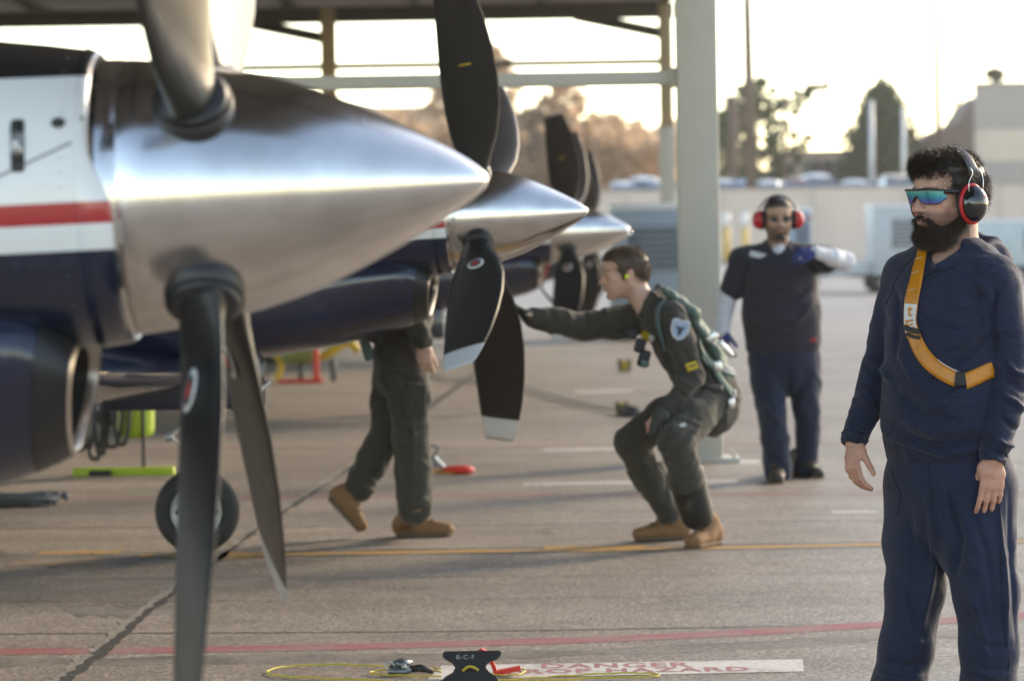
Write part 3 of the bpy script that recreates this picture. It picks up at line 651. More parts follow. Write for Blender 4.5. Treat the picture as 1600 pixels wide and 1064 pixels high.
def blob_tree(name, label, px, d, ytop, ybase, wpx, leafmat, seed, shape='round', gz=2.38, dens=1.0, size=None, group=None, limbs=True):
    """tree measured from the photograph: px centre, top/bottom of crown, crown width"""
    rng = np.random.default_rng(seed); base = P(px, 300, d); base.z = gz
    ztop = P(px, ytop, d).z - gz; zb = P(px, ybase, d).z - gz; w = wpx / up(d) / 2
    cl = []; N = int(70 * dens)
    for k in range(N):
        v = rng.random(); 
        if shape == 'round': rr = math.sin(math.pi * (0.12 + 0.85 * v)) ** .6
        elif shape == 'cone': rr = (1 - v) ** .75 * min(1, v * 6 + .35)
        elif shape == 'umbrella': rr = 0.35 + .65 * v
        a = rng.random() * 2 * math.pi; q = rng.random() ** .5
        cl.append((math.cos(a) * q * rr * w, math.sin(a) * q * rr * w, zb + (ztop - zb) * v))
    lim = [([(0, 0, 0), (rng.normal() * .1, 0, zb), (rng.normal() * .2, rng.normal() * .2, zb + (ztop - zb) * .75)], .028 * ztop + .05)]
    if limbs:
        for k in range(10):
            q = cl[rng.integers(len(cl))]; z0 = max(.3, zb + (q[2] - zb) * .3); lim.append(([(0, 0, z0), (q[0] * .5, q[1] * .5, (z0 + q[2]) / 2 + .1), q], .06))
    sp = (w * .20 + .10) * (0.4 + rng.random(N))
    return tree(name, label, base, lim, cl, leafmat, (size or max(.09, w * .06)) * .8, int(30 * dens), sp, seed, group)
GT = 'trees beyond the wall'
# umbrella pine with an arm reaching right
um = blob_tree('umbrella_pine', 'broad dark umbrella pine with an arm reaching right over the cars', 1185, 215, 128, 292, 128, M_LEAF1, 11, 'round', dens=1.35, size=.20, group=GT)
_b = np.array(um.location); _r = np.random.default_rng(5); arm = []
for px, py in ((1215, 170), (1230, 160), (1245, 150), (1258, 143), (1270, 138), (1282, 135), (1292, 133), (1240, 175), (1225, 190), (1248, 165), (1262, 152), (1265, 215), (1258, 230), (1250, 250), (1240, 262)):
    q = np.array(P(px, py, 215)) - _b; arm.append(q + _r.normal(size=3) * .1)
V, Q = leaves(arm, .13, _r, 60, .34); link('branch_foliage', big_mesh('branch_foliage', V, Q, M_LEAF1), um)
part(um, 'limb', join(tube(catmull([np.array(P(1196, 240, 215)) - _b, np.array(P(1225, 180, 215)) - _b, np.array(P(1255, 148, 215)) - _b, np.array(P(1288, 134, 215)) - _b], 5), .07, 6), tube(catmull([np.array(P(1196, 255, 215)) - _b, np.array(P(1235, 235, 215)) - _b, np.array(P(1262, 210, 215)) - _b], 5), .05, 6)), M_TRUNK)
blob_tree('cypress_tree', 'dense rounded green conifer between the two pale poles', 1381, 220, 140, 284, 158, M_LEAF2, 12, 'cone', dens=3.4, size=.17, group=GT)
blob_tree('shrub_tree', 'small dark leafy tree left of the umbrella pine beside the column', 1135, 218, 178, 292, 60, M_LEAF1, 13, 'round', dens=1.3, size=.17, group=GT)
blob_tree('shrub_tree', 'low bare bush under the palm on the dark slope', 1505, 235, 160, 215, 60, M_LEAFB, 23, 'round', dens=.5, size=.12, group=GT, gz=6.0)
# bare brown trees behind the propellers
brown = [(700, 128, 285, 90, 'tall bare brown tree beside the tall upright propeller blade', 31), (775, 78, 270, 95, 'tallest brown tree, its top showing above the cross rail', 32), (885, 128, 285, 110, 'wide brown tree directly above the third propeller', 33),
         (945, 185, 288, 100, 'lower rounded brown tree left of the far column', 34), (1000, 205, 288, 90, 'low brown tree just behind the far column', 35), (830, 175, 288, 100, 'hazy brown tree between the two pairs of blades', 36), (640, 185, 285, 110, 'low brown tree above the nearest spinner tip', 37), (1040, 195, 288, 60, 'small brown tree half hidden by the near grey column', 38)]
for px, yt, yb, w, lab, sd in brown:
    blob_tree('brown_tree', lab, px, 245 + sd % 3 * 12, yt, yb - 10, w, M_LEAFB, sd, 'round', dens=1.5, size=.20, group='bare brown trees behind the propellers')
# hedge mass at the foot of the brown trees
_r = np.random.default_rng(77); cl = []
for k in range(330):
    px = _r.uniform(540, 1060); q = P(px, _r.uniform(205, 292) if _r.random() < .8 else _r.uniform(185, 292), 238 + _r.random() * 16); cl.append(np.array(q))
V, Q = leaves(cl, .26, _r, 60, 1.0); o = link('thicket', big_mesh('thicket', V, Q, M_LEAFB)); tag(o, 'hazy dry brown thicket behind the parked cars', 'thicket', kind='stuff')
# palm on the dark slope
pp = P(1556, 200, 240); palm = thing('palm_tree', 'little palm standing up against the white sky at far right', 'tree', (pp.x, pp.y, 6.0), 0, GT)
zt = P(1553, 118, 240).z - 6.0
part(palm, 'trunk', tube([(0, 0, 0), (0.1, 0, zt * .6), (0, 0, zt)], [.16, .12, .1], 8), M_TRUNK)
fr = []
for k in range(60):
    a = k * 2.4; dn = _r.uniform(-.6, 1.0); l = _r.uniform(.6, 1.0); pth = [(0, 0, zt), (math.cos(a) * l * .5, math.sin(a) * l * .5, zt + dn * .4 + .12), (math.cos(a) * l, math.sin(a) * l, zt + dn * .5 - .18)]
    c = catmull(pth, 5)
    side = np.array([-math.sin(a), math.cos(a), 0]); wv = np.interp(np.arange(len(c)), [0, 4, len(c) - 1], [.05, .16, .03])
    Vf = np.empty((2 * len(c), 3)); Vf[0::2] = c + side * wv[:, None]; Vf[1::2] = c - side * wv[:, None] - np.array([0, 0, .03]); fr.append((Vf, [(2 * i, 2 * i + 1, 2 * i + 3, 2 * i + 2) for i in range(len(c) - 1)]))
part(palm, 'crown', join(*fr), M_PALM)
Vp_, Qp_ = leaves([(0, 0, zt + .18), (.28, 0, zt - .02), (-.3, 0, zt + .08), (.05, 0, zt - .2)], .12, _r, 90, .40); link('frond_mass', big_mesh('frond_mass', Vp_, Qp_, M_PALM), palm)

# ================================================================== poles
M_POLEB = mat('weathered_timber_pole', (0.12, 0.08, 0.06), 0.8, var=0.2, vscale=2)
M_POLEG = mat('galvanised_pole', (0.50, 0.53, 0.56), 0.4, 0.3, var=0.1, vscale=3)
def pole(name, label, px, d, ytop, w, m, gz=2.38, lean=0, cap=None):
    b = P(px, 300, d); b.z = gz; zt = P(px + lean, ytop, d); t = thing(name, label, 'pole', b, 0, 'poles beyond the wall')
    part(t, 'shaft', tube([(0, 0, 0), (zt.x - b.x, 0, zt.z - gz)], [w, w * .72], 10), m)
    if cap == 'lamp':
        part(t, 'lamp_arm', tube([(0, 0, zt.z - gz), (.05, 0, zt.z - gz + .08)], .03, 6), m); part(t, 'lamp_head', box((0, 0, zt.z - gz + .06), (.60, .3, .16), .03), m)
    elif cap == 'cross':
        part(t, 'cross_arm', box((0, 0, zt.z - gz - .5), (1.9, .1, .1), .01), m)
    return t
pole('utility_pole', 'very tall dark pole left of the umbrella pine', 1174, 190, -60, .30, M_POLEB, lean=-8, cap='cross')
pole('utility_pole', 'short stout brown pole beside the tallest dark pole', 1148, 195, 150, .32, M_POLEB, lean=-3)
pole('lamp_pole', 'slim lamp pole with a small flat lamp head in the open sky', 1226, 200, 68, .13, M_POLEB, lean=-2, cap='lamp')
pole('flag_pole', 'pale blue grey pole in front of the left side of the conifer', 1363, 192, 158, .15, M_POLEG, lean=-2)
pole('flag_pole', 'pale blue grey pole in front of the right side of the conifer', 1413, 192, 168, .14, M_POLEG, lean=-2)
pole('utility_pole', 'very tall thin dark pole above the bearded man', 1468, 205, -70, .21, M_POLEB, lean=-8, cap='cross')

# ================================================================== buildings at right
M_BLD = mat('beige_block_wall', (0.40, 0.35, 0.32), 0.85, var=0.06, vscale=1); M_BLDL = mat('cream_band', (0.62, 0.52, 0.42), 0.8, var=0.06, vscale=1)
M_BLDD = mat('dark_shingle_slope', (0.17, 0.135, 0.12), 0.85, var=0.2, vscale=.8); M_WIN = mat('dark_window', (0.03, 0.035, 0.045), 0.15)
def zat(px, y, d): return P(px, y, d).z
bd = 210; bx0 = P(1532, 300, bd).x
bl = thing('flat_roofed_building', 'large beige building with a cream band at the right edge', 'building', (bx0, bd, 0))
zt = zat(1560, 132, bd); z1, z2 = zat(1560, 253, bd), zat(1560, 203, bd)
part(bl, 'lower_wall', box((7, 1.2, z1 / 2), (14, 2.4, z1), .03), M_BLD, False); part(bl, 'cream_band', box((7.02, 1.2, (z1 + z2) / 2), (14.05, 2.5, z2 - z1), .03), M_BLDL, False)
part(bl, 'upper_wall', box((7, 1.2, (z2 + zt) / 2), (14, 2.4, zt - z2), .03), M_BLD, False); part(bl, 'parapet', box((7, 1.2, zt + .06), (14.2, 2.6, .14), .03), M_CAP, False)
part(bl, 'utility_door', box((.62, -.03, 3.0), (.35, .10, 1.2), .02), M_WIN, False)
sb = thing('sloped_roof_building', 'dark brown shingled building stepping up behind the bearded man', 'building', (P(1435, 300, 222).x, 222, 0))
w_ = P(1535, 300, 222).x - P(1435, 300, 222).x
o = [(0, 0), (w_, 0), (w_, zat(1535, 148, 222)), (w_ * .82, zat(1515, 162, 222)), (w_ * .62, zat(1495, 192, 222)), (w_ * .30, zat(1465, 205, 222)), (0, zat(1437, 222, 222))]
V, F = plate(o, 7.0); V = np.stack([V[:, 0], V[:, 2] + 3.5, V[:, 1]], 1); part(sb, 'shingled_body', (V, F), M_BLDD, False)
for k, (px, py) in enumerate(((1450, 268), (1478, 268), (1508, 268))):
    q = P(px, py, 222); part(sb, 'window', box((q.x - sb.location.x, -.02, q.z), (.8, .08, .7), .02), M_WIN, False)
lb = thing('low_tan_building', 'low tan building with dark doorways behind the white cars', 'building', (P(1285, 300, 232).x, 232, 0))
zl = zat(1285, 240, 232); part(lb, 'wall', box((0, 3, zl / 2), (5.2, 6, zl), .03), mat('sandy_stucco', (0.36, 0.29, 0.23), .85, var=.12, vscale=1), False)
part(lb, 'roof_slab', box((0, 3, zl + .08), (5.6, 6.4, .18), .03), M_BLDD, False)
for px in (1268, 1292, 1312):
    q = P(px, 268, 232); part(lb, 'doorway', box((q.x - lb.location.x, -.02, q.z), (.7 if px != 1268 else 1.1, .08, 1.3), .02), M_WIN, False)
tb = thing('low_tan_building', 'long pale building far behind the nearest spinner', 'building', (P(590, 300, 290).x, 290, 0))
part(tb, 'wall', box((0, 3, zat(600, 172, 290) / 2), (11, 6, zat(600, 172, 290)), .03), mat('peach_stucco', (0.52, 0.37, 0.27), .85, var=.06), False); part(tb, 'roof_slab', box((0, 3, zat(600, 172, 290) + .1), (11.4, 6.4, .25), .03), M_CAP, False)
for k in range(4): part(tb, 'window', box((-4 + k * 2.7, -.02, zat(600, 215, 290)), (1.1, .08, 1.0), .02), M_WIN, False)

# ================================================================== parked cars on the terrace
M_CGL = mat('car_glass', (0.16, 0.18, 0.20), 0.06, 0.3, coat=1.0); M_CT = mat('car_tyre', (0.02, 0.02, 0.02), 0.8); M_HL = mat('headlamp', (0.75, 0.76, 0.78), 0.08, 0.3, coat=1.0); M_CHR = mat('car_chrome', (.8, .8, .8), .12, 1.0)
def car_vf(h=1.45, l=4.4, w=1.8):
    st = [(-l / 2, .55, .62, .62), (-l / 2 + .12, .36, .82, .92), (-l * .22, .30, .95, 1.0), (-l * .20, .30, .96, 1.0), (l * .10, .28, .98, 1.0), (l * .36, .30, .96, 1.0), (l / 2 - .08, .36, .88, .92), (l / 2, .5, .72, .7)]
    rings = []
    for y, zb, zt, k in st:
        t = np.arange(24) * 2 * math.pi / 24; c, s = np.cos(t), np.sin(t)
        rings.append(np.stack([w / 2 * k * np.sign(c) * np.abs(c) ** .45, np.full(24, y), (zb + zt) / 2 + (zt - zb) / 2 * np.sign(s) * np.abs(s) ** .5], 1))
    return loft(rings, True, True, True)
def car(label, px, d, color, h=1.45, w=1.8, rz=0.0, gz=2.42):
    b = P(px, 300, d); t = thing('parked_car', label, 'car', (b.x, d, gz), rz, 'cars parked above the wall')
    paint = mat('car_paint', color, 0.35, 0.0, coat=0.35); l = 4.4
    part(t, 'body', car_vf(h, l, w), paint, sharp=40)
    cab = loft([np.array([(-w * .47, y, .93), (w * .47, y, .93), (w * k, y2, z), (-w * k, y2, z)]) for y, y2, z, k in ((-l * .24, -l * .10, h, .36), (l * .38, l * .27, h - .02, .36))], True, True, True)
    c = part(t, 'cabin', cab, M_CGL, False)
    part(t, 'roof', loft([np.array([(w * .40 * k * math.cos(a), l * .085 + l * .21 * k * math.sin(a), h - .06 + .22 * zz) for a in np.linspace(0, 2 * math.pi, 20, endpoint=False)]) for k, zz in ((1.0, 0), (.97, .25), (.85, .55), (.6, .82), (.3, .96), (.05, 1.0))], True, False, True), paint)
    part(t, 'bonnet', loft([np.array([(w * .44 * k * math.cos(a), -l * .36 + l * .13 * k * math.sin(a), .92 + .12 * zz) for a in np.linspace(0, 2 * math.pi, 20, endpoint=False)]) for k, zz in ((1.0, 0), (.95, .3), (.8, .6), (.5, .88), (.05, 1.0))], True, False, True), paint)
    for s in (-1, 1):
        part(t, 'headlight', box((s * w * .36, -l / 2 + .10, .74), (.32, .10, .14), .03), M_HL)
        part(t, 'mirror', box((s * (w / 2 + .06), -l * .17, 1.0), (.18, .1, .13), .03), paint)
        for y in (-l * .30, l * .30): part(t, 'wheel', cyl((s * w * .40, y, .31), (s * w * .52, y, .31), .31, 18), M_CT)
    part(t, 'bumper', box((0, -l / 2 - .03, .5), (w * .8, .1, .16), .04), M_CHR); part(t, 'windscreen_trim', tube([(-w * .40, -l * .20, 1.05), (w * .40, -l * .20, 1.05)], .02, 6), M_CHR)
    return t
WH = (0.75, 0.75, 0.74)
for lab, px, col_, h, w, rz in (
    ('white car left of the far column, farthest left of the parked cars', 975, WH, 1.5, 1.85, .1), ('white van parked just left of the far column', 1005, WH, 1.75, 1.9, -.1), ('silver car showing between the far column and the near column', 1036, (.5, .52, .54), 1.5, 1.8, .2),
    ('white car just right of the near grey column', 1133, WH, 1.55, 1.85, .1), ('light blue car behind the short brown pole', 1160, (.30, .42, .58), 1.5, 1.8, 0), ('white car above the head of the man in red ear muffs', 1197, WH, 1.45, 1.85, -.3),
    ('pale silver car beside the slim lamp pole', 1222, (.62, .62, .6), 1.4, 1.8, .25), ('large white pickup between the pine and the conifer', 1278, WH, 1.75, 2.0, .15), ('dark red car left of the large white pickup', 1248, (.22, .02, .02), 1.5, 1.8, 0), ('long low white car left of the left pale pole', 1342, WH, 1.42, 1.85, .5), ('cream car behind the two pale poles', 1400, (.62, .50, .38), 1.65, 1.9, .2)):
    car(lab, px, 190.5 + (px % 7) * .3, col_, h, w, rz)

# ================================================================== ground support carts
M_CARTB = mat('cart_blue_grey', (0.27, 0.34, 0.42), 0.45, var=0.08, vscale=3); M_CARTL = mat('cart_pale_grey', (0.44, 0.465, 0.48), 0.45, var=0.08, vscale=3); M_CARTT = mat('cart_roof_white', (0.66, 0.67, 0.68), 0.4, var=.05); M_DK = mat('cart_dark', (0.03, 0.035, 0.04), 0.6)
M_CARTG = mat('cart_teal_white', (0.45, 0.51, 0.52), 0.45, var=0.12, vscale=3)
def cart(label, px, ybase, ytop, w, dep, m, rz=0.0, grille=(.15, .55), tow=-1, gz=0.0):
    g = G(px, ybase); t = thing('ground_power_cart', label, 'cart', (g.x, g.y + dep / 2, 0), rz, 'ground power carts on the far apron')
    h = P(px, ytop, g.y).z
    part(t, 'cabinet', box((0, 0, .38 + (h - .38) / 2), (w, dep, h - .38), .05), m, sharp=40)
    part(t, 'lid', box((0, 0, h - .01), (w * 1.03, dep * 1.02, .10), .03), M_CARTT)
    part(t, 'chassis', box((0, 0, .36), (w * 1.05, dep * 1.05, .12), .02), M_DK)
    gx, gw = grille
    fr = part(t, 'grille_frame', box(((gx) * w, -dep / 2 - .012, h * .68), (gw * w, .03, h * .34), .01), M_DK)
    for k in range(7): part(fr, 'louvre', box((gx * w, -dep / 2 - .035, h * .53 + k * h * .05), (gw * w * .92, .03, h * .022), .004), m, False)
    part(t, 'access_panel', box((-w * .28, -dep / 2 - .012, h * .55), (w * .32, .03, h * .5), .01), m); part(t, 'panel_handle', box((-w * .18, -dep / 2 - .04, h * .55), (.03, .03, .14), .006), M_DK)
    for sx in (-1, 1):
        for sy in (-1, 1):
            wv = cyl((sx * w * .36, sy * dep * .42 - .08, .24), (sx * w * .36, sy * dep * .42 + .08, .24), .24, 20)
            wh = part(t, 'wheel', wv, M_CT); part(wh, 'hub', cyl((sx * w * .36, sy * dep * .42 - .10, .24), (sx * w * .36, sy * dep * .42 + .10, .24), .09, 12), m)
    if tow: part(t, 'tow_bar', join(tube([(tow * w * .5, 0, .36), (tow * (w * .5 + .9), 0, .42)], .04, 8), box((tow * (w * .5 + .35), 0, .55), (.7, dep * .8, .32), .05)), m)
    part(t, 'reflector', box((w * .42, -dep / 2 - .02, h - .2), (.10, .03, .07), .01), M_STREAM)
    return t
cart('blue grey ground power cart with dark slots beside the pilot head', 1022, 530, 322, 1.15, 1.6, M_CARTB, 0, (.05, .7), 0)
cart('pale ground power cart with a louvred grille left of the bearded man', 1412, 457, 322, 1.35, 2.2, M_CARTL, 0, (.02, .42), -1)
cart('teal white ground cart behind the bearded man at the right edge', 1585, 440, 345, 1.9, 2.0, M_CARTG, 0, (.3, .3), 0)
cart('grey blue ground cart hidden behind the man in red ear muffs', 1250, 457, 328, .62, 2.0, M_CARTB, 0, (.1, .5), 1)
M_WY = mat('bollard_yellow', (0.62, 0.40, 0.10), .5); M_WW = mat('bollard_white', (.72, .70, .66), .5)
for px, lab in ((1165, 'white and yellow marker post left of the red ear muffs'), (1136, 'pale marker post against the right side of the near column')):
    g = G(px, 412); t = thing('marker_post', lab, 'post', (g.x, g.y, 0), 0, 'marker posts by the wall')
    part(t, 'shaft', cyl((0, 0, 0), (0, 0, 1.6), .17, 14), M_WY); part(t, 'upper_band', cyl((0, 0, 1.6), (0, 0, 2.25), .17, 14), M_WW); part(t, 'base', cyl((0, 0, 0), (0, 0, .08), .35, 14), M_DK)

# ================================================================== the hazy, sunlit air
hz = bpy.data.materials.new('haze_air'); hz.use_nodes = True; nt = hz.node_tree; nt.nodes.clear()
pv = nt.nodes.new('ShaderNodeVolumePrincipled'); pv.inputs['Color'].default_value = (1.0, 0.97, 0.93, 1); pv.inputs['Density'].default_value = 0.00026; pv.inputs['Anisotropy'].default_value = 0.55
ou = nt.nodes.new('ShaderNodeOutputMaterial'); nt.links.new(pv.outputs[0], ou.inputs['Volume'])
haze = link('haze', mk_mesh('haze', *box((0, 185, 10.0), (520, 500, 22.0)), hz, False)); tag(haze, 'thin warm haze over the apron', kind='stuff')
# ================================================================== small things on the apron
M_BOARD = mat('black_hdpe_board', (0.022, 0.022, 0.022), 0.55, var=0.2, vscale=20, bump=0.1, bscale=80)
M_CORD = mat('yellow_cord', (0.56, 0.44, 0.05), 0.6, var=0.15, vscale=60)
M_REDPL = mat('red_plastic', (0.68, 0.035, 0.02), 0.42, var=0.12, vscale=15)
M_GREYT = mat('grey_tool_metal', (0.20, 0.22, 0.24), 0.35, 0.6, var=0.2, vscale=30)
M_CHALK = mat('chalk_marker', (0.42, 0.42, 0.40), 0.8)
M_GREEN = mat('lime_green_paint', (0.34, 0.46, 0.03), 0.42, var=0.12, vscale=5)
M_HOSE = mat('black_hose', (0.016, 0.016, 0.016), 0.5, var=0.2, vscale=10)
M_ROPE = mat('grey_blue_rope', (0.10, 0.115, 0.13), 0.85, var=0.3, vscale=30)
M_OLIVE = mat('olive_canvas', (0.14, 0.125, 0.07), 0.85, var=0.25, vscale=20)
# bow-tie shaped cord winder board leaning back
g = G(735, 1076); wd = thing('cord_winder', 'black bow tie shaped board with a cord hole lying on the apron', 'cord winder', (g.x, g.y, 0))
S = 5800 / g.y
o = [(-46, 0), (-45, 10), (-38, 16), (-28, 21), (-24, 27), (-24, 31), (-29, 37), (-38, 42), (-43, 46), (-43, 50), (-40, 53), (46, 53), (49, 50), (48, 46), (42, 41), (30, 37), (25, 32), (25, 27), (29, 22), (38, 16), (43, 10), (45, 0)]
tilt = R_(62)   # lifted towards the camera
Mw = Matrix.Translation((0, 0, .006)) @ Matrix.Rotation(tilt, 4, 'X')
hole = [(12 * math.cos(a), 26 + 4.0 * math.sin(a)) for a in np.linspace(0, 2 * math.pi, 16, endpoint=False)]
wsc = 1.0 / S
outl = [(x * wsc, y * wsc / math.sin(tilt) * 1.0) for x, y in o]
part(wd, 'board', plate(outl, .012, Mw), M_BOARD, sharp=30)
part(wd, 'cord_hole', plate([(x * wsc, y * wsc / math.sin(tilt)) for x, y in hole], .0135, Mw), M_DUCT, False)
V, F = text_vf('B-C-F', .022, 1.2); V = V @ np.diag([1, 1, 1]) + np.array([-22 * wsc, 46 * wsc, .0075]); part(wd, 'chalk_lettering', xf((V, F), Mw), M_CHALK, False)
part(wd, 'cord_loop', xf(tube(catmull([(-12 * wsc, 26 * wsc, .008), (-4 * wsc, 31 * wsc, .016), (4 * wsc, 31 * wsc, .016), (13 * wsc, 27 * wsc, .008)], 6), .0045, 8), Mw), M_CORD)
def gp(px, py, z=.006): q = G(px, py); return (q.x, q.y, z)
co = thing('looped_rope', 'thin yellow cord looped flat on the apron round the black board', 'cord', (0, 0, 0))
loops = [[gp(690, 1047), gp(600, 1044), gp(520, 1041), gp(450, 1044), gp(417, 1052), gp(440, 1059), gp(520, 1063), gp(640, 1068), gp(700, 1070)],
         [gp(690, 1052), gp(640, 1050), gp(590, 1051), gp(580, 1055), gp(620, 1058), gp(690, 1060)],
         [gp(770, 1053), gp(800, 1047), gp(820, 1050), gp(812, 1056), gp(780, 1058), gp(760, 1056)],
         [gp(745, 1066), gp(850, 1066), gp(930, 1062), gp(1000, 1061), gp(1030, 1058), gp(1012, 1054.5), gp(950, 1055), gp(880, 1059), gp(820, 1063), gp(760, 1068)]]
for L_ in loops:
    c = catmull(L_, 12); c[:, 2] += .003 * np.abs(np.sin(np.arange(len(c)) * .35)); part(co, 'cord_loop', tube(c, .0032, 6), M_CORD)
rp = thing('red_plastic_clip', 'bent red plastic clip behind the black board', 'clip', tuple(G(775, 1056)))
rp.location.z = 0
def slab(path, w, th, m=None):
    p = np.asarray(path, dtype=float); d = np.gradient(p, axis=0); d /= np.linalg.norm(d, axis=1)[:, None]
    side = np.array([0, 1.0, 0]); rings = []
    for a, t in zip(p, d):
        nn = np.cross(t, side); rings.append([a + side * w / 2 + nn * th / 2, a - side * w / 2 + nn * th / 2, a - side * w / 2 - nn * th / 2, a + side * w / 2 - nn * th / 2])
    return loft(rings, True, True, True)
k_ = 1 / S
part(rp, 'upright_strip', slab([(0, 0, .014), (-.014, 0, .05), (-.03, 0, .082)], .035, .014), M_REDPL, False)
part(rp, 'hooked_end', slab([(-.03, .01, .078), (-.045, .01, .088), (-.075, .01, .070)], .045, .016), M_REDPL, False)
part(rp, 'flat_strip', slab([(-.005, -.01, .012), (.03, -.01, .018), (.085, -.01, .028)], .05, .014), M_REDPL, False)
tl = thing('spring_clamp', 'small grey metal spring clamp left of the black board', 'clamp', gp(632, 1054, 0))
part(tl, 'jaw', join(plate([(-.055, -.02), (.0, -.026), (.035, -.006), (.03, .012), (-.02, .03), (-.05, .018)], .016, Matrix.Translation((-.0, 0, .02)) @ Matrix.Rotation(R_(25), 4, 'X')), plate([(-.04, .0), (-.005, -.02), (.03, .0), (-.01, .02)], .014, Matrix.Translation((0, .0, .042)) @ Matrix.Rotation(R_(35), 4, 'X'))), M_GREYT)
part(tl, 'grip', tube([(.02, 0, .02), (.055, -.005, .024), (.10, -.012, .012)], [.012, .014, .008], 8), M_BOARD); part(tl, 'hook', tube(catmull([(-.03, 0, .03), (-.05, 0, .045), (-.065, 0, .03), (-.05, 0, .012)], 5), .004, 6), M_STEEL)
part(tl, 'rivet', cyl((0, -.03, .03), (0, .01, .035), .008, 10), M_STEEL)

# red engine cover with its chock, in the middle distance
q = G(712, 741); rc = thing('red_cover', 'red padded cover lying on a cord beyond the walking legs', 'cover', (q.x, q.y, 0))
part(rc, 'pad', (lambda VF: (VF[0] * np.array([1, 1, 1.0]), VF[1]))(loft([np.array([(x, .07 * k * math.cos(a), .028 + .028 * k * math.sin(a)) for a in np.linspace(0, 2 * math.pi, 14, endpoint=False)]) for x, k in ((-.09, .2), (-.07, .8), (0, 1), (.06, 1), (.105, .75), (.12, .15))], True, True, True)), M_REDPL)
part(rc, 'tail_strap', slab([(-.20, 0, .012), (-.14, 0, .03), (-.08, 0, .03)], .08, .012), mat('orange_webbing', (.42, .16, .04), .8, var=.2), False)
part(rc, 'tangled_cord', tube(catmull([(-.36 + .05 * k + .02 * math.sin(k * 2.1), .06 * math.sin(k * 1.7), .012) for k in range(9)], 6), .006, 6), M_CORD)
q = G(672, 736); ch = thing('wheel_chock', 'small grey wheel chock right beside the boot calf of the walking person', 'chock', (q.x, q.y, 0))
V, F = plate([(-.12, 0), (.12, 0), (.03, .10), (-.03, .10)], .16); part(ch, 'wedge', (np.stack([V[:, 0], V[:, 2], V[:, 1] + .002], 1), F), M_GREYT, False); part(ch, 'rope_handle', tube(catmull([(-.03, -.08, .10), (-.05, -.09, .17), (.05, -.09, .16), (.03, -.08, .10)], 5), .008, 6), M_ROPE)
# ropes on the left
q = G(20, 790); rh = thing('rope_heap', 'heap of dark grey rope on the apron at the left edge', 'rope', (q.x, q.y, 0)); r_ = np.random.default_rng(3)
for s in range(7):
    a = np.linspace(0, r_.uniform(8, 16), 40); rad = .10 + .22 * r_.random()
    pts = np.stack([np.cos(a) * rad * (1 + .2 * np.sin(a * 1.7)) + r_.uniform(-.08, .12), np.sin(a) * rad * .5 + r_.uniform(-.05, .05), .016 + .014 * s * .5 + .008 * np.sin(a * 3)], 1); part(rh, 'coil', tube(pts, .013, 6), M_ROPE)
# lime green servicing cart with black hoses under the second aircraft
q = G(205, 742); gc = thing('servicing_cart', 'lime green servicing cart with hanging black hoses under the second aircraft', 'cart', (q.x, q.y, 0)); U = q.y / 5800
def gl(px, py, dy=0.0): v = P(px, py, q.y + dy); return np.array((v.x - q.x, dy, v.z))
part(gc, 'base_beam', join(box((gl(190, 737) + gl(205, 737)) / 2 + np.array([0, 0, 0]), (190 * U * .8, .12, .055), .012), box(gl(132, 738), (38 * U, .10, .06), .02)), M_GREEN, sharp=35)
part(gc, 'beam_slot', box(gl(158, 738) + np.array([0, -.068, 0]), (34 * U, .02, .035)), M_DUCT, False)
part(gc, 'caster', join(cyl(gl(122, 741) + np.array([0, -.03, 0]), gl(122, 741) + np.array([0, .03, 0]), .035, 14), cyl(gl(240, 741) + np.array([0, -.03, 0]), gl(240, 741) + np.array([0, .03, 0]), .035, 14)), M_TYRE)
part(gc, 'post', box((gl(224, 735) + gl(224, 640)) / 2, (.022, .03, 95 * U), .004), M_HOSE)
tank = loft([np.array([gl(210, y_) + np.array([.12 * k * math.cos(a), .12 * k * math.sin(a) + .10, 0]) for a in np.linspace(0, 2 * math.pi, 24, endpoint=False)]) for y_, k in ((684, .75), (678, .95), (670, 1), (600, 1), (585, .95), (575, .6))], True, True, True)
part(gc, 'tank', tank, M_GREEN); part(gc, 'yellow_valve', box(gl(120, 668, .1), (.10, .08, .06), .02), M_YEL)
for k, (px, w, lo) in enumerate(((126, 12, 702), (148, 14, 716), (158, 11, 708), (175, 16, 698), (190, 12, 694), (138, 9, 698))):
    c = catmull([gl(px - w, 560), gl(px - w, 650, -.02 * k), gl(px - w * .5, lo - 6, -.02 * k), gl(px, lo, -.02 * k), gl(px + w * .5, lo - 6, -.02 * k), gl(px + w, 650, -.02 * k), gl(px + w, 560)], 6); part(gc, 'hose', tube(c, .014, 8), M_HOSE)
# things seen under the second aircraft: red stand, yellow handles, cables
q = G(495, 598); rs = thing('red_stand', 'small red post standing under the second aircraft left of the walking legs', 'stand', (q.x, q.y, 0)); U = q.y / 5800
part(rs, 'post', box((0, 0, 26 * U), (9 * U, 9 * U, 52 * U), .01), M_REDPL); part(rs, 'foot', box((-25 * U, 0, .02), (70 * U, 8 * U, .04), .01), M_REDPL)
q = G(450, 600); yc = thing('yellow_ground_cart', 'low cart with yellow handles and green tray behind the nearest blade', 'cart', (q.x, q.y + .6, 0)); U = (q.y + .6) / 5800
def yl(px, py, dy=0.0): v = P(px, py, q.y + .6 + dy); return np.array((v.x - q.x, dy, v.z))
part(yc, 'tray', box(yl(470, 556), (60 * U, .4, .14), .05), mat('dull_green', (.16, .20, .05), .6, var=.2)); part(yc, 'yellow_handle', tube(catmull([yl(500, 560), yl(525, 545), yl(545, 535), yl(560, 548)], 5), .045, 8), M_YEL)
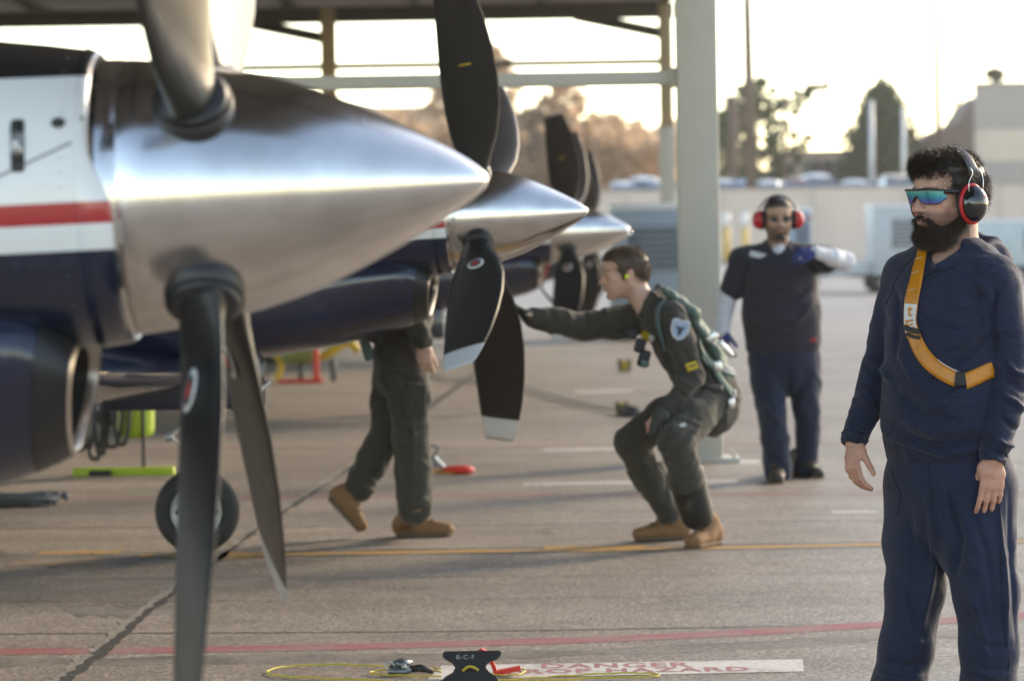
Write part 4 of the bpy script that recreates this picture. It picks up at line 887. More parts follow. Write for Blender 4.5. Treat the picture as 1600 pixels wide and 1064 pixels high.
part(yc, 'yellow_handle', tube(catmull([yl(432, 595), yl(440, 570), yl(430, 552)], 5), .035, 8), M_YEL); part(yc, 'leg', tube([yl(470, 560), yl(470, 606)], .03, 8), M_DK); part(yc, 'leg', tube([yl(520, 560), yl(522, 604)], .03, 8), M_DK)
cb_ = thing('ground_cable', 'grey cable lying in a long curve from the blade tip to the pilot knees', 'cable', (0, 0, 0))
part(cb_, 'sheath', tube(catmull([gp(640, 560, .03), gp(690, 592, .03), gp(740, 600, .03), gp(800, 605, .03), gp(860, 622, .03), gp(920, 638, .03), gp(985, 650, .03)], 8), .015, 8), mat('grey_cable', (.30, .29, .27), .6))
part(cb_, 'plug', cyl(gp(975, 648, .04), gp(992, 652, .04), .05, 10), M_DK)
for px, py, lab in ((976, 582, 'blurred olive chock far out on the apron above the cable end'), (972, 648, 'olive and yellow chock standing at the end of the grey cable')):
    q = G(px, py); t = thing('striped_chock', lab, 'chock', (q.x, q.y, 0)); U = q.y / 5800
    for s in (-1, 1): part(t, 'block', box((s * 6 * U, 0, 11 * U), (9 * U, 12 * U, 21 * U), .02, Matrix.Rotation(s * .15, 3, 'Y')), M_OLIVE)
    part(t, 'yellow_stripe', box((0, -7 * U, 12 * U), (6 * U, 2 * U, 14 * U), .006), M_YEL)
# streamers and covers on the third aircraft
a3 = AC[3][1]
def w3(px, py, d): return np.array(P(px, py, d))
st = thing('warning_streamer', 'thin red orange ribbon hanging by the third aircraft intake', 'streamer', tuple(P(856, 410, 30.9)))
L0 = np.array(st.location)
part(st, 'ribbon', slab([w3(858, 410, 30.9) - L0, w3(854, 422, 30.9) - L0, w3(850, 436, 30.9) - L0], .03, .012), M_STREAM, False); part(st, 'cord', tube(catmull([w3(850, 436, 30.9) - L0, w3(846, 450, 30.9) - L0, w3(858, 466, 30.8) - L0, w3(872, 482, 30.7) - L0], 5), .012, 6), M_HOSE)
q = P(906, 527, 36.0); gq = G(906, 530); st2 = thing('red_cover', 'little red flag hanging below the pilot outstretched arm', 'cover', tuple(P(905, 500, 34.0)))
L0 = np.array(st2.location); part(st2, 'flag', slab([w3(896, 522, 34) - L0, w3(904, 525, 34) - L0, w3(914, 523, 34) - L0], .06, .05), M_REDPL, False); part(st2, 'line', tube([w3(905, 470, 34) - L0, w3(905, 524, 34) - L0], .006, 6), M_HOSE); part(st2, 'upper_tag', slab([w3(925, 474, 34) - L0, w3(916, 490, 34) - L0], .05, .03), M_REDPL, False)
# dry leaf
q = G(857, 832); lf = thing('dry_leaf', 'single curled dry leaf on the apron left of the pilot boots', 'leaf', (q.x, q.y, 0)); part(lf, 'blade', slab([(-.035, 0, .006), (-.01, 0, .016), (.02, 0, .014), (.04, 0, .005)], .035, .003), mat('leaf_tan', (.33, .24, .14), .8), True)
# ================================================================== figure sculpting: distance fields turned into meshes
import openvdb
from mathutils.bvhtree import BVHTree
def vec(*a): return np.array(a[0] if len(a) == 1 else a, dtype=np.float64)
def nrm(v): v = np.asarray(v, dtype=np.float64); return v / (np.linalg.norm(v) + 1e-12)
class Field:
    def __init__(self, lo, hi, h):
        self.lo = vec(lo); self.h = h; self.n = np.ceil((vec(hi) - self.lo) / h).astype(int) + 1
        self.f = np.full(self.n, 1.0, dtype=np.float32)
    def _reg(self, bmin, bmax, pad):
        a = np.clip(np.floor((vec(bmin) - pad - self.lo) / self.h).astype(int), 0, self.n); b = np.clip(np.ceil((vec(bmax) + pad - self.lo) / self.h).astype(int) + 1, 0, self.n)
        if np.any(b <= a): return None
        ax = [(self.lo[i] + np.arange(a[i], b[i]) * self.h).astype(np.float32) for i in range(3)]
        return (slice(a[0], b[0]), slice(a[1], b[1]), slice(a[2], b[2])), ax[0][:, None, None], ax[1][None, :, None], ax[2][None, None, :]
    def op(self, fn, bmin, bmax, k, sub=False):
        r = self._reg(bmin, bmax, k + 3 * self.h)
        if r is None: return
        s, X, Y, Z = r; d = fn(X, Y, Z); f = self.f[s]
        if sub:
            hh = np.clip(.5 - .5 * (f + d) / k, 0, 1); self.f[s] = f * (1 - hh) + (-d) * hh + k * hh * (1 - hh)
        else:
            hh = np.clip(.5 + .5 * (f - d) / k, 0, 1); self.f[s] = f * (1 - hh) + d * hh - k * hh * (1 - hh)
    def cone(self, a, b, ra, rb=None, k=.02, sub=False):
        a, b = vec(a), vec(b); rb = ra if rb is None else rb; ba = b - a; L2 = float(ba @ ba) + 1e-12; R = max(ra, rb)
        def fn(X, Y, Z):
            x, y, z = X - a[0], Y - a[1], Z - a[2]; t = np.clip((x * ba[0] + y * ba[1] + z * ba[2]) / L2, 0, 1).astype(np.float32)
            return np.sqrt((x - t * ba[0]) ** 2 + (y - t * ba[1]) ** 2 + (z - t * ba[2]) ** 2) - (ra + (rb - ra) * t)
        self.op(fn, np.minimum(a, b) - R, np.maximum(a, b) + R, k, sub)
    def ecap(self, a, b, ra, rb, side, k=.02, sub=False):
        """tapered tube of elliptical section; ra/rb = (radius along side, radius across)"""
        a, b = vec(a), vec(b); ba = b - a; L2 = float(ba @ ba) + 1e-12; w = ba / math.sqrt(L2); u = vec(side) - w * (vec(side) @ w); u = nrm(u); v = np.cross(w, u); R = max(*ra, *rb)
        def fn(X, Y, Z):
            x, y, z = X - a[0], Y - a[1], Z - a[2]; t = np.clip((x * ba[0] + y * ba[1] + z * ba[2]) / L2, 0, 1).astype(np.float32)
            x, y, z = x - t * ba[0], y - t * ba[1], z - t * ba[2]
            ru = ra[0] + (rb[0] - ra[0]) * t; rv = ra[1] + (rb[1] - ra[1]) * t; rm = np.minimum(ru, rv)
            qu = (x * u[0] + y * u[1] + z * u[2]); qv = (x * v[0] + y * v[1] + z * v[2]); qw = (x * w[0] + y * w[1] + z * w[2])
            k0 = np.sqrt((qu / ru) ** 2 + (qv / rv) ** 2 + (qw / rm) ** 2) + 1e-6; k1 = np.sqrt((qu / ru ** 2) ** 2 + (qv / rv ** 2) ** 2 + (qw / rm ** 2) ** 2) + 1e-6
            return k0 * (k0 - 1) / k1
        self.op(fn, np.minimum(a, b) - R, np.maximum(a, b) + R, k, sub)
    def ell(self, c, r, A=None, k=.02, sub=False):
        c = vec(c); A = np.eye(3) if A is None else np.asarray(A); R = max(r)
        def fn(X, Y, Z):
            x, y, z = X - c[0], Y - c[1], Z - c[2]; q = [x * A[i, 0] + y * A[i, 1] + z * A[i, 2] for i in range(3)]
            k0 = np.sqrt(sum((q[i] / r[i]) ** 2 for i in range(3))) + 1e-6; k1 = np.sqrt(sum((q[i] / r[i] ** 2) ** 2 for i in range(3))) + 1e-6
            return k0 * (k0 - 1) / k1
        self.op(fn, c - R, c + R, k, sub)
    def chain(self, pts, rad, side, k=.03):
        for i in range(len(pts) - 1): self.ecap(pts[i], pts[i + 1], rad[i], rad[i + 1], side, k)
    def limb(self, pts, rad, k=.02):
        for i in range(len(pts) - 1): self.cone(pts[i], pts[i + 1], rad[i], rad[i + 1], k)
    def mesh(self):
        arr = np.clip(self.f, -4 * self.h, 4 * self.h).astype(np.float32); g = openvdb.FloatGrid(4 * self.h); g.copyFromArray(arr); g.transform = openvdb.createLinearTransform(self.h)
        p, q = g.convertToQuads(isovalue=0.0); p = np.asarray(p, dtype=np.float64) + self.lo
        q = np.asarray(q); v0, v1, v2 = p[q[:, 0]], p[q[:, 1]], p[q[:, 2]]
        if np.einsum('ij,ij->i', v0 - p.mean(0), np.cross(v1 - p.mean(0), v2 - p.mean(0))).sum() < 0: q = q[:, ::-1]
        return p, np.ascontiguousarray(q)
def vnormals(V, Q):
    n = np.zeros_like(V); f = np.cross(V[Q[:, 2]] - V[Q[:, 0]], V[Q[:, 3]] - V[Q[:, 1]])
    for i in range(4): np.add.at(n, Q[:, i], f)
    return n / (np.linalg.norm(n, axis=1)[:, None] + 1e-12)
def hash3(i, j, k, s): 
    h = (i.astype(np.int64) * 374761393 + j.astype(np.int64) * 668265263 + k.astype(np.int64) * 2147483647 + s * 974711) & 0x7fffffff
    h = ((h ^ (h >> 13)) * 1274126177) & 0x7fffffff; return ((h ^ (h >> 16)) & 0xffff) / 32767.5 - 1.0
def vnoise(p, s=0):
    i = np.floor(p).astype(np.int64); f = p - i; f = f * f * f * (f * (f * 6 - 15) + 10); out = 0
    for a in (0, 1):
        for b in (0, 1):
            for c in (0, 1):
                w = (f[:, 0] if a else 1 - f[:, 0]) * (f[:, 1] if b else 1 - f[:, 1]) * (f[:, 2] if c else 1 - f[:, 2]); out = out + w * hash3(i[:, 0] + a, i[:, 1] + b, i[:, 2] + c, s)
    return out
def fold_noise(p, scale, seed=0, warp=.35):
    q = p * vec(scale); w = np.stack([vnoise(q * .6 + 3.1 * i, seed + 5 + i) for i in range(3)], 1); q = q + warp * w * 2
    return .65 * (1 - 2 * np.abs(vnoise(q, seed))) + .35 * vnoise(q * 2.1, seed + 1)
def strokes(V, N, lines, facing=True):
    """cloth folds: lines = [(points[(x,z)...], amplitude, width)] raised or sunk on the camera side"""
    d = np.zeros(len(V)); xz = V[:, [0, 2]]; w_f = np.clip(-N[:, 1] * 2 + .4, 0, 1) if facing else 1.0
    for pts, amp, wid in lines:
        best = np.full(len(V), 1e9); tt = np.zeros(len(V)); n = len(pts) - 1
        for i in range(n):
            a, b = vec(pts[i]), vec(pts[i + 1]); ba = b - a; t = np.clip(((xz - a) @ ba) / (ba @ ba + 1e-12), 0, 1); e = np.linalg.norm(xz - a - t[:, None] * ba, axis=1)
            m = e < best; best[m] = e[m]; tt[m] = (i + t[m]) / n
        d += amp * np.exp(-(best / wid) ** 2) * np.sin(math.pi * np.clip(tt * .9 + .05, 0, 1)) * w_f
    return d
def skin_mat(name, base, beard=(0.02, 0.013, 0.009)):
    m = mat(name, base, 0.48, sub=0.18, spec=0.4, bump=0.10, bscale=260); nt = m.node_tree; b = nt.nodes['Principled BSDF']
    at = nt.nodes.new('ShaderNodeAttribute'); at.attribute_name = 'Tint'
    x = nt.nodes.new('ShaderNodeMix'); x.data_type = 'RGBA'; x.blend_type = 'MULTIPLY'; x.inputs[0].default_value = 1.0; x.inputs[6].default_value = (*base, 1); nt.links.new(at.outputs['Color'], x.inputs[7]); nt.links.new(x.outputs[2], b.inputs['Base Color'])
    return m
def set_tint(me, col):
    a = me.color_attributes.new('Tint', 'FLOAT_COLOR', 'POINT'); c = np.ones((len(me.vertices), 4), dtype=np.float32); c[:, :3] = col; a.data.foreach_set('color', c.ravel())
class Head:
    """face frame: f forward, l to the person's left, u up; origin between the eyes inside the skull"""
    def __init__(self, O, yaw, pitch=0.0, roll=0.0, s=1.0):
        F = vec(-math.sin(yaw) * math.cos(pitch), -math.cos(yaw) * math.cos(pitch), math.sin(pitch)); L = nrm(np.cross(vec(0, 0, 1), F)); U = np.cross(F, L)
        L, U = L * math.cos(roll) + U * math.sin(roll), U * math.cos(roll) - L * math.sin(roll)
        self.O, self.F, self.L, self.U, self.s = vec(O), F, L, U, s; self.A = np.stack([F, L, U])
    def w(self, f, l, u): return self.O + self.s * (f * self.F + l * self.L + u * self.U)
    def loc(self, V): return ((V - self.O) @ self.A.T) / self.s
    def ell(self, fd, c, r, k=.012, sub=False): fd.ell(self.w(*c), [q * self.s for q in r], self.A, k * self.s, sub)
    def cone(self, fd, a, b, ra, rb=None, k=.012, sub=False): fd.cone(self.w(*a), self.w(*b), ra * self.s, (ra if rb is None else rb) * self.s, k * self.s, sub)
    def build(self, fd, ears=True, nose=1.0):
        e = self.ell; c = self.cone
        e(fd, (-.014, 0, .032), (.098, .077, .084), .02); e(fd, (-.04, 0, -.005), (.068, .066, .070), .03); e(fd, (.030, 0, -.034), (.064, .058, .080), .03); e(fd, (.042, 0, .048), (.050, .060, .048), .03)
        for s in (-1, 1):
            c(fd, (-.006, s * .058, -.050), (.058, s * .022, -.100), .021, .017, .025); e(fd, (.054, s * .044, -.022), (.026, .021, .020), .02); e(fd, (.062, s * .030, -.060), (.024, .022, .028), .02)
        e(fd, (.076, 0, -.100), (.020, .023, .018), .02)
        c(fd, (.083, -.034, .017), (.083, .034, .017), .011, k=.014)
        for s in (-1, 1): e(fd, (.101, s * .031, -.002), (.017, .018, .013), .014, True)
        for s in (-1, 1): e(fd, (.0765, s * .031, -.003), (.0135, .0145, .0125), .004); c(fd, (.0885, s * .020, .003), (.0865, s * .044, .001), .0035, .003, .004)
        c(fd, (.086, 0, .004), (.104 + .006 * nose, 0, -.034), .0085, .0125, .010); e(fd, (.106 + .008 * nose, 0, -.037), (.0115, .0115, .0095), .006)
        for s in (-1, 1): e(fd, (.099, s * .0135, -.041), (.0115, .0075, .0085), .006); e(fd, (.106, s * .007, -.0485), (.005, .004, .003), .003, True)
        e(fd, (.084, 0, -.066), (.018, .032, .018), .012)
        e(fd, (.0955, 0, -.0645), (.0085, .023, .0050), .005); e(fd, (.0945, 0, -.0760), (.0090, .020, .0062), .005)
        c(fd, (.104, -.021, -.0702), (.104, .021, -.0702), .0018, k=.003, sub=True); e(fd, (.094, 0, -.0885), (.008, .020, .005), .010, True)
        if ears:
            for s in (-1, 1):
                A = self.A; f2 = nrm(A[0] + .28 * A[2]); u2 = nrm(A[2] - .28 * A[0]); A2 = np.stack([f2, A[1], u2])
                fd.ell(self.w(-.014, s * .080, -.014), [.019 * self.s, .0085 * self.s, .032 * self.s], A2, .006 * self.s); fd.ell(self.w(-.010, s * .089, -.012), [.010 * self.s, .006 * self.s, .019 * self.s], A2, .004 * self.s, True)
    def neck(self, fd, base, r=.058, k=.03):
        a = self.w(-.030, 0, -.055); fd.cone(a, base, r * self.s, r * 1.05 * self.s, k); 
def face_tint(H, V, stub=0.0, beard_lo=False):
    p = H.loc(V); f, l, u = p[:, 0], np.abs(p[:, 1]), p[:, 2]; n = len(V); col = np.ones((n, 3))
    def g(c, r): return np.exp(-sum(((p[:, i] if i != 1 else l) - c[i]) ** 2 / r[i] ** 2 for i in range(3)))
    red = np.clip(g((.07, .042, -.03), (.03, .02, .02)) * .5 + g((.115, 0, -.038), (.015, .016, .014)) * .7 + g((-.012, .085, -.01), (.03, .02, .04)) * .5, 0, 1)[:, None]; col *= 1 - red * vec(.02, .20, .20)
    lip = np.clip(g((.10, 0, -.0645), (.012, .019, .0052)) + g((.10, 0, -.0755), (.012, .017, .006)), 0, 1)[:, None]; col *= 1 - lip * vec(.05, .34, .28)
    brow = np.exp(-((u - .0195 + .10 * (l - .03) ** 2 * 8) / .0045) ** 2) * (l > .012) * (l < .050) * (f > .05); col *= 1 - (brow * .80)[:, None]
    eye = np.exp(-((l - .031) / .014) ** 2 - ((u + .004) / .0038) ** 2) * (f > .07); col *= 1 - (eye * .75)[:, None]
    if stub:
        m = sst(-.038, -.056, u) * (f > -.03) * sst(-.150, -.125, u); m = m + np.exp(-((u + .055) / .007) ** 2) * (l < .028) * (f > .08); m = np.clip(m, 0, 1) * (1 - lip[:, 0]); col *= 1 - (m * stub)[:, None] * vec(.75, .80, .82)
    blotch = vnoise(V * 55, 4) * .07 + vnoise(V * 140, 6) * .06 + vnoise(V * 320, 9) * .06; col *= (1 + blotch)[:, None]; col *= 1 + (vnoise(V * 40, 12) * .05)[:, None] * vec(.3, -1, -1)
    return col
def hand(fd, W, D, N, S, s=1.0, curls=(25, 30, 34, 38), spread=.10, thumb=(.75, .55, .25), tcurl=20, k=.006, gr=0.0):
    """W wrist, D towards the fingers, N out of the palm, S towards the thumb side; curls = bend per joint in degrees"""
    D = nrm(D); N = nrm(vec(N) - D * (vec(N) @ D)); S = nrm(vec(S) - D * (vec(S) @ D) - N * (vec(S) @ N)); W = vec(W)
    pk = W + D * .085 * s
    fd.ecap(W - D * .01 * s, W + D * .045 * s, (.027 * s + gr, .019 * s + gr), (.038 * s + gr, .016 * s + gr), S, .012); fd.ecap(W + D * .045 * s, pk, (.038 * s + gr, .015 * s + gr), (.037 * s + gr, .0125 * s + gr), S, .012)
    fd.ell(W + (D * .03 + S * .026 + N * .008) * s, (.020 * s + gr,) * 3, None, .012)
    for i, (o, L3) in enumerate(((.029, (.043, .026, .020)), (.010, (.047, .030, .021)), (-.009, (.044, .028, .020)), (-.027, (.034, .021, .018)))):
        p = pk + S * o * s - D * (.004 + .007 * (i == 3)) * s; ang = 0.0; r = (.0092 - .0008 * (i == 3)) * s; sp = (1.5 - i) * spread
        d0 = nrm(D + S * sp)
        for j, ln in enumerate(L3):
            ang += math.radians(curls[i]) * (.7, 1.1, .8)[j]; d = d0 * math.cos(ang) + N * math.sin(ang); q = p + d * ln * s; rr = r * (1 - .09 * (j + 1)); fd.cone(p, q, r * (1 - .09 * j) + gr, rr + gr, k if j == 0 else .004); p = q
    d = nrm(S * thumb[0] + D * thumb[1] + N * thumb[2]); p = W + (D * .020 + S * .022 + N * .006) * s
    for j, (ln, r) in enumerate(((.044, .0135), (.032, .0108), (.026, .0095))):
        q = p + d * ln * s; fd.cone(p, q, r * s + gr, r * .88 * s + gr, .009 if j == 0 else .004); p = q; d = nrm(d + D * math.radians(tcurl) + N * math.radians(tcurl) * .35)
def strands(V, Q, H, cond, n, length, wid, dirfn, rng, curl=.25):
    """tapered ribbons growing from a surface"""
    N = vnormals(V, Q); c = V[Q].mean(1); nn = nrm_rows(N[Q].mean(1)); ok = np.where(cond(H.loc(c)))[0]; idx = rng.choice(ok, n)
    p = c[idx] + rng.normal(size=(n, 3)) * .0012 * H.s; g = nn[idx]; L = H.loc(p); d = dirfn(L, g @ H.A.T, rng) @ H.A; d = nrm_rows(d)
    ln = (length[0] + (length[1] - length[0]) * rng.random((n, 1))) * H.s; side = nrm_rows(np.cross(d, rng.normal(size=(n, 3)))); bend = nrm_rows(rng.normal(size=(n, 3))) * curl
    pts = []; q = p - g * .002
    for j in range(4):
        pts.append(q); q = q + d * ln / 3; d = nrm_rows(d + bend * .5 + vec(0, 0, -.12))
    w = np.array([1, .85, .55, .06])[:, None, None] * wid * H.s * .5; P_ = np.stack(pts, 0); A = P_ + side[None] * w; B = P_ - side[None] * w
    VV = np.stack([A, B], 2).transpose(1, 0, 2, 3).reshape(-1, 3); base = np.arange(n)[:, None] * 8
    q1 = np.array([[0, 1, 3, 2], [2, 3, 5, 4], [4, 5, 7, 6]]); QQ = (base[:, None, :] + q1[None]).reshape(-1, 4)
    return VV, QQ
def nrm_rows(a): return a / (np.linalg.norm(a, axis=-1, keepdims=True) + 1e-12)
def cat(*ms):
    V, Q, n = [], [], 0
    for v, q in ms: V.append(v); Q.append(q + n); n += len(v)
    return np.concatenate(V), np.concatenate(Q)
def fpart(t, name, VQ, m, tint=None):
    """large sculpted part: world vertices into the thing's frame"""
    V, Q = VQ; off = np.zeros(3); b = t
    while b is not None: off = off + np.array(b.location); b = b.parent
    me = big_mesh(name, V - off, Q, m)
    if tint is not None: set_tint(me, tint)
    return link(name, me, t)
def seam_on(surf, pts, r=.0016, lift=.0012, k=8):
    bvh = BVHTree.FromPolygons(surf[0].tolist(), surf[1].tolist()); out = []
    for q in catmull(pts, k):
        loc, no, _, _ = bvh.find_nearest(Vector(q)); out.append(np.array(loc) + np.array(no) * lift)
    out = np.array(out)
    for _ in range(2): out[1:-1] = (out[:-2] + out[1:-1] * 2 + out[2:]) / 4
    return tube(out, r, 5)
def ribbon_on(surf, pts, w, lift=.004, thick=.003, up=None, eye=None):
    """a strap laid on a surface: pts are world points near it"""
    V, Q = surf; bvh = BVHTree.FromPolygons(V.tolist(), Q.tolist()); c = catmull(pts, 8); out = []; nn_ = []
    for q in c:
        loc, no, _, _ = bvh.find_nearest(Vector(q)); out.append(np.array(loc)); nn_.append(np.array(no))
    c = np.array(out); N = np.array(nn_)
    for _ in range(5): c[1:-1] = (c[:-2] + c[1:-1] * 2 + c[2:]) / 4; N[1:-1] = (N[:-2] + N[1:-1] * 2 + N[2:]) / 4
    N = nrm_rows(N); T = nrm_rows(np.gradient(c, axis=0)); B = nrm_rows(np.cross(T, N)); ws = np.broadcast_to(np.asarray(w, dtype=float), (len(c),))
    rows = []
    for s in np.linspace(-1, 1, 5):
        e = c + B * (s * ws / 2)[:, None]; r = []
        for i, q in enumerate(e):
            loc, no, _, _ = bvh.find_nearest(Vector(q + N[i] * .01)); r.append(np.array(loc) + N[i] * lift)
        r = np.array(r)
        for _ in range(14): r[1:-1] = (r[:-2] + r[1:-1] * 2 + r[2:]) / 4
        rows.append(r)
    R = np.stack(rows, 1); n, m = R.shape[:2]; top = R + N[:, None, :] * thick; V2 = np.concatenate([R.reshape(-1, 3), top.reshape(-1, 3)]); F = []; o = n * m
    for i in range(n - 1):
        for j in range(m - 1): a = i * m + j; F += [(a, a + 1, a + m + 1, a + m), (o + a, o + a + m, o + a + m + 1, o + a + 1)]
        F += [(i * m, (i + 1) * m, o + (i + 1) * m, o + i * m), (i * m + m - 1, o + i * m + m - 1, o + (i + 1) * m + m - 1, (i + 1) * m + m - 1)]
    F += [tuple([0, o, o + 1, 1]), (1, o + 1, o + 2, 2), (2, o + 2, o + 3, 3), (3, o + 3, o + 4, 4)]
    k = (n - 1) * m; F += [(k + j, k + j + 1, o + k + j + 1, o + k + j) for j in range(m - 1)]
    return (V2, F), R, N
M_HAIR = mat('dark_brown_hair', (0.034, 0.022, 0.0150), 0.45, var=0.3, vscale=60, spec=0.6)
M_BEARD = mat('brown_black_beard', (0.042, 0.027, 0.0185), 0.5, var=0.3, vscale=60)
M_HAIRB = mat('short_brown_hair', (0.078, 0.047, 0.030), 0.5, var=0.3, vscale=60)
M_BRONZ = mat('ear_muff_black', (0.012, 0.012, 0.013), 0.16, coat=0.8); M_MUFFR = mat('ear_muff_red', (0.52, 0.015, 0.02), 0.35); M_CUSH = mat('muff_cushion', (0.02, 0.02, 0.021), 0.6); M_WIRE = mat('steel_wire', (0.55, 0.55, 0.55), 0.3, 1.0); M_BAND = mat('grey_band', (0.10, 0.10, 0.105), 0.5)
def earmuffs(t, H, cupm, ringm, big=1.0, f0=-.012, u0=-.012, wires=True, bandh=.124):
    m = part(t, 'ear_muffs', tube_strip([H.w(f0 - .012, math.sin(a) * .112, .006 + math.cos(a) * bandh) for a in np.linspace(-1.15, 1.15, 21)], H.F * .017 * H.s, .005) , M_BAND, world=True)
    for s in (-1, 1):
        A = np.stack([H.F, H.L, H.U]); fd = Field(H.w(f0, s * .115, u0) - .07, H.w(f0, s * .115, u0) + .07, .0035)
        fd.ell(H.w(f0, s * .112, u0), [.036 * big * H.s, .034 * H.s, .047 * big * H.s], A, .004)
        fd.ell(H.w(f0, s * .080, u0), [.06 * H.s, .022 * H.s, .07 * H.s], A, .004, True)
        fpart(m, 'ear_cup', fd.mesh(), cupm)
        ring = [H.w(f0 + .037 * big * math.cos(a), s * .101, u0 + .048 * big * math.sin(a)) for a in np.linspace(0, 2 * math.pi, 33)[:-1]]
        part(m, 'cup_ring', ring_tube(ring, .0062 * H.s), ringm, world=True)
        ring = [H.w(f0 + .031 * big * math.cos(a), s * .090, u0 + .041 * big * math.sin(a)) for a in np.linspace(0, 2 * math.pi, 33)[:-1]]
        part(m, 'cup_cushion', ring_tube(ring, .0115 * H.s), M_CUSH, world=True)
        if wires:
            for df in (-1, 1):
                part(m, 'band_wire', tube(catmull([H.w(f0 + df * .022, s * .118, u0 + .012), H.w(f0 + df * .026, s * .121, .030), H.w(f0 - .012 + df * .016, s * .112, .056), H.w(f0 - .012 + df * .014, s * .100, .072)], 6), .0016 * H.s, 6), M_WIRE, world=True)
def ring_tube(pts, r, m=10):
    p = np.array(pts); n = len(p); rings = []; c = p.mean(0)
    for i in range(n):
        tv = nrm(p[(i + 1) % n] - p[i - 1]); e = nrm(p[i] - c); e = nrm(e - tv * (e @ tv)); b = np.cross(tv, e); a = np.arange(m) * 2 * math.pi / m; rings.append(p[i] + r * (np.cos(a)[:, None] * e + np.sin(a)[:, None] * b))
    V, F = loft(rings); k = (n - 1) * m; F += [(k + j, k + (j + 1) % m, (j + 1) % m, j) for j in range(m)]; return V, F
def tube_strip(pts, half, th):
    p = np.array(pts); T = nrm_rows(np.gradient(p, axis=0)); h = np.asarray(half); hh = h / np.linalg.norm(h); N = nrm_rows(np.cross(T, hh)); a = np.arange(12) * 2 * math.pi / 12
    rings = [p[i] + np.cos(a)[:, None] * h + np.sin(a)[:, None] * N[i] * th for i in range(len(p))]; return loft(rings, True, True, True)
# ================================================================== bearded man standing at right (in focus)
M_SKIN1 = skin_mat('skin_light', (0.56, 0.315, 0.235)); 
def cloth_mat(name, color, rough=.85, wv=900, var=.12, bump=.25, sheen=.15, heather=0.0):
    m = mat(name, color, rough, var=var, vscale=22, sheen=sheen, spec=.3); nt = m.node_tree; b = nt.nodes['Principled BSDF']
    n = nt.nodes.new('ShaderNodeTexNoise'); n.inputs['Scale'].default_value = 420; n.inputs['Detail'].default_value = 2
    tc = nt.nodes.new('ShaderNodeTexCoord'); mp = nt.nodes.new('ShaderNodeMapping'); mp.inputs['Scale'].default_value = (.35, .35, 1.0); nt.links.new(tc.outputs['Object'], mp.inputs[0]); nt.links.new(mp.outputs[0], n.inputs['Vector'])
    bp = nt.nodes.new('ShaderNodeBump'); bp.inputs['Strength'].default_value = bump; bp.inputs['Distance'].default_value = .002; nt.links.new(n.outputs[0], bp.inputs['Height'])
    n2 = nt.nodes.new('ShaderNodeTexNoise'); n2.inputs['Scale'].default_value = 30; n2.inputs['Detail'].default_value = 5; n2.inputs['Distortion'].default_value = .6; nt.links.new(tc.outputs['Object'], n2.inputs['Vector'])
    bp2 = nt.nodes.new('ShaderNodeBump'); bp2.inputs['Strength'].default_value = .28; bp2.inputs['Distance'].default_value = .012; nt.links.new(n2.outputs[0], bp2.inputs['Height']); nt.links.new(bp.outputs[0], bp2.inputs['Normal']); nt.links.new(bp2.outputs[0], b.inputs['Normal'])
    if heather:
        old = b.inputs['Base Color'].links[0].from_socket; x = nt.nodes.new('ShaderNodeMix'); x.data_type = 'RGBA'; r = nt.nodes.new('ShaderNodeMapRange'); r.inputs[1].default_value = .5; r.inputs[2].default_value = .72; r.inputs[4].default_value = heather
        n3 = nt.nodes.new('ShaderNodeTexNoise'); n3.inputs['Scale'].default_value = 160; n3.inputs['Detail'].default_value = 3; mp3 = nt.nodes.new('ShaderNodeMapping'); mp3.inputs['Scale'].default_value = (.25, .25, 2.2); nt.links.new(tc.outputs['Object'], mp3.inputs[0]); nt.links.new(mp3.outputs[0], n3.inputs['Vector']); nt.links.new(n3.outputs[0], r.inputs[0]); nt.links.new(r.outputs[0], x.inputs[0]); nt.links.new(old, x.inputs[6]); x.inputs[7].default_value = (*[min(1, q * 2.6 + .01) for q in color], 1); nt.links.new(x.outputs[2], b.inputs['Base Color'])
    return m
M_SHIRT1 = cloth_mat('navy_heather_jersey', (0.0095, 0.0145, 0.038), .8, heather=.42); M_TROU1 = cloth_mat('navy_work_trousers', (0.0075, 0.015, 0.044), .72, bump=.15)
M_SASH = mat('orange_reflective_webbing', (0.58, 0.205, 0.004), .38, var=.18, vscale=16, coat=.2, bump=.25, bscale=110); M_SASHW = mat('silver_print', (0.66, 0.64, 0.62), .4); M_BLKW = mat('black_webbing', (.014, .014, .015), .6)
M_SHOE = mat('dark_boot_leather', (.03, .022, .017), .5, var=.2, vscale=12)
D1 = 11.2
def p1(px, py, dy=0.0): return np.array(P(px, py, D1 + dy))
FOLD = 3.0
def xz1(*pts): return [(lambda q: (q[0], q[2]))(p1(x, y)) for x, y in pts]
base1 = G(1475, 1143); man1 = thing('person', 'bearded man in navy hooded shirt with orange sash, mirrored glasses and black ear muffs', 'person', (base1.x, D1, 0))
H1 = Head(p1(1480, 304), R_(57), R_(-2), R_(0), 1.08)
TF = vec(-math.sin(R_(36)), -math.cos(R_(36)), 0); TL = vec(math.cos(R_(36)), -math.sin(R_(36)), 0)
shR, elR, wrR = p1(1414, 434, .12), p1(1374, 572, .13), p1(1334, 690, .03)
shL, elL, wrL = p1(1553, 440, -.09), p1(1576, 588, -.11), p1(1552, 716, -.19)
hipR, knR, anR = p1(1436, 762, .06), p1(1430, 920, .03), p1(1408, 1092, .06)
hipL, knL, anL = p1(1531, 762, -.05), p1(1541, 920, -.10), p1(1548, 1096, -.07)
nb = p1(1497, 398, .03)
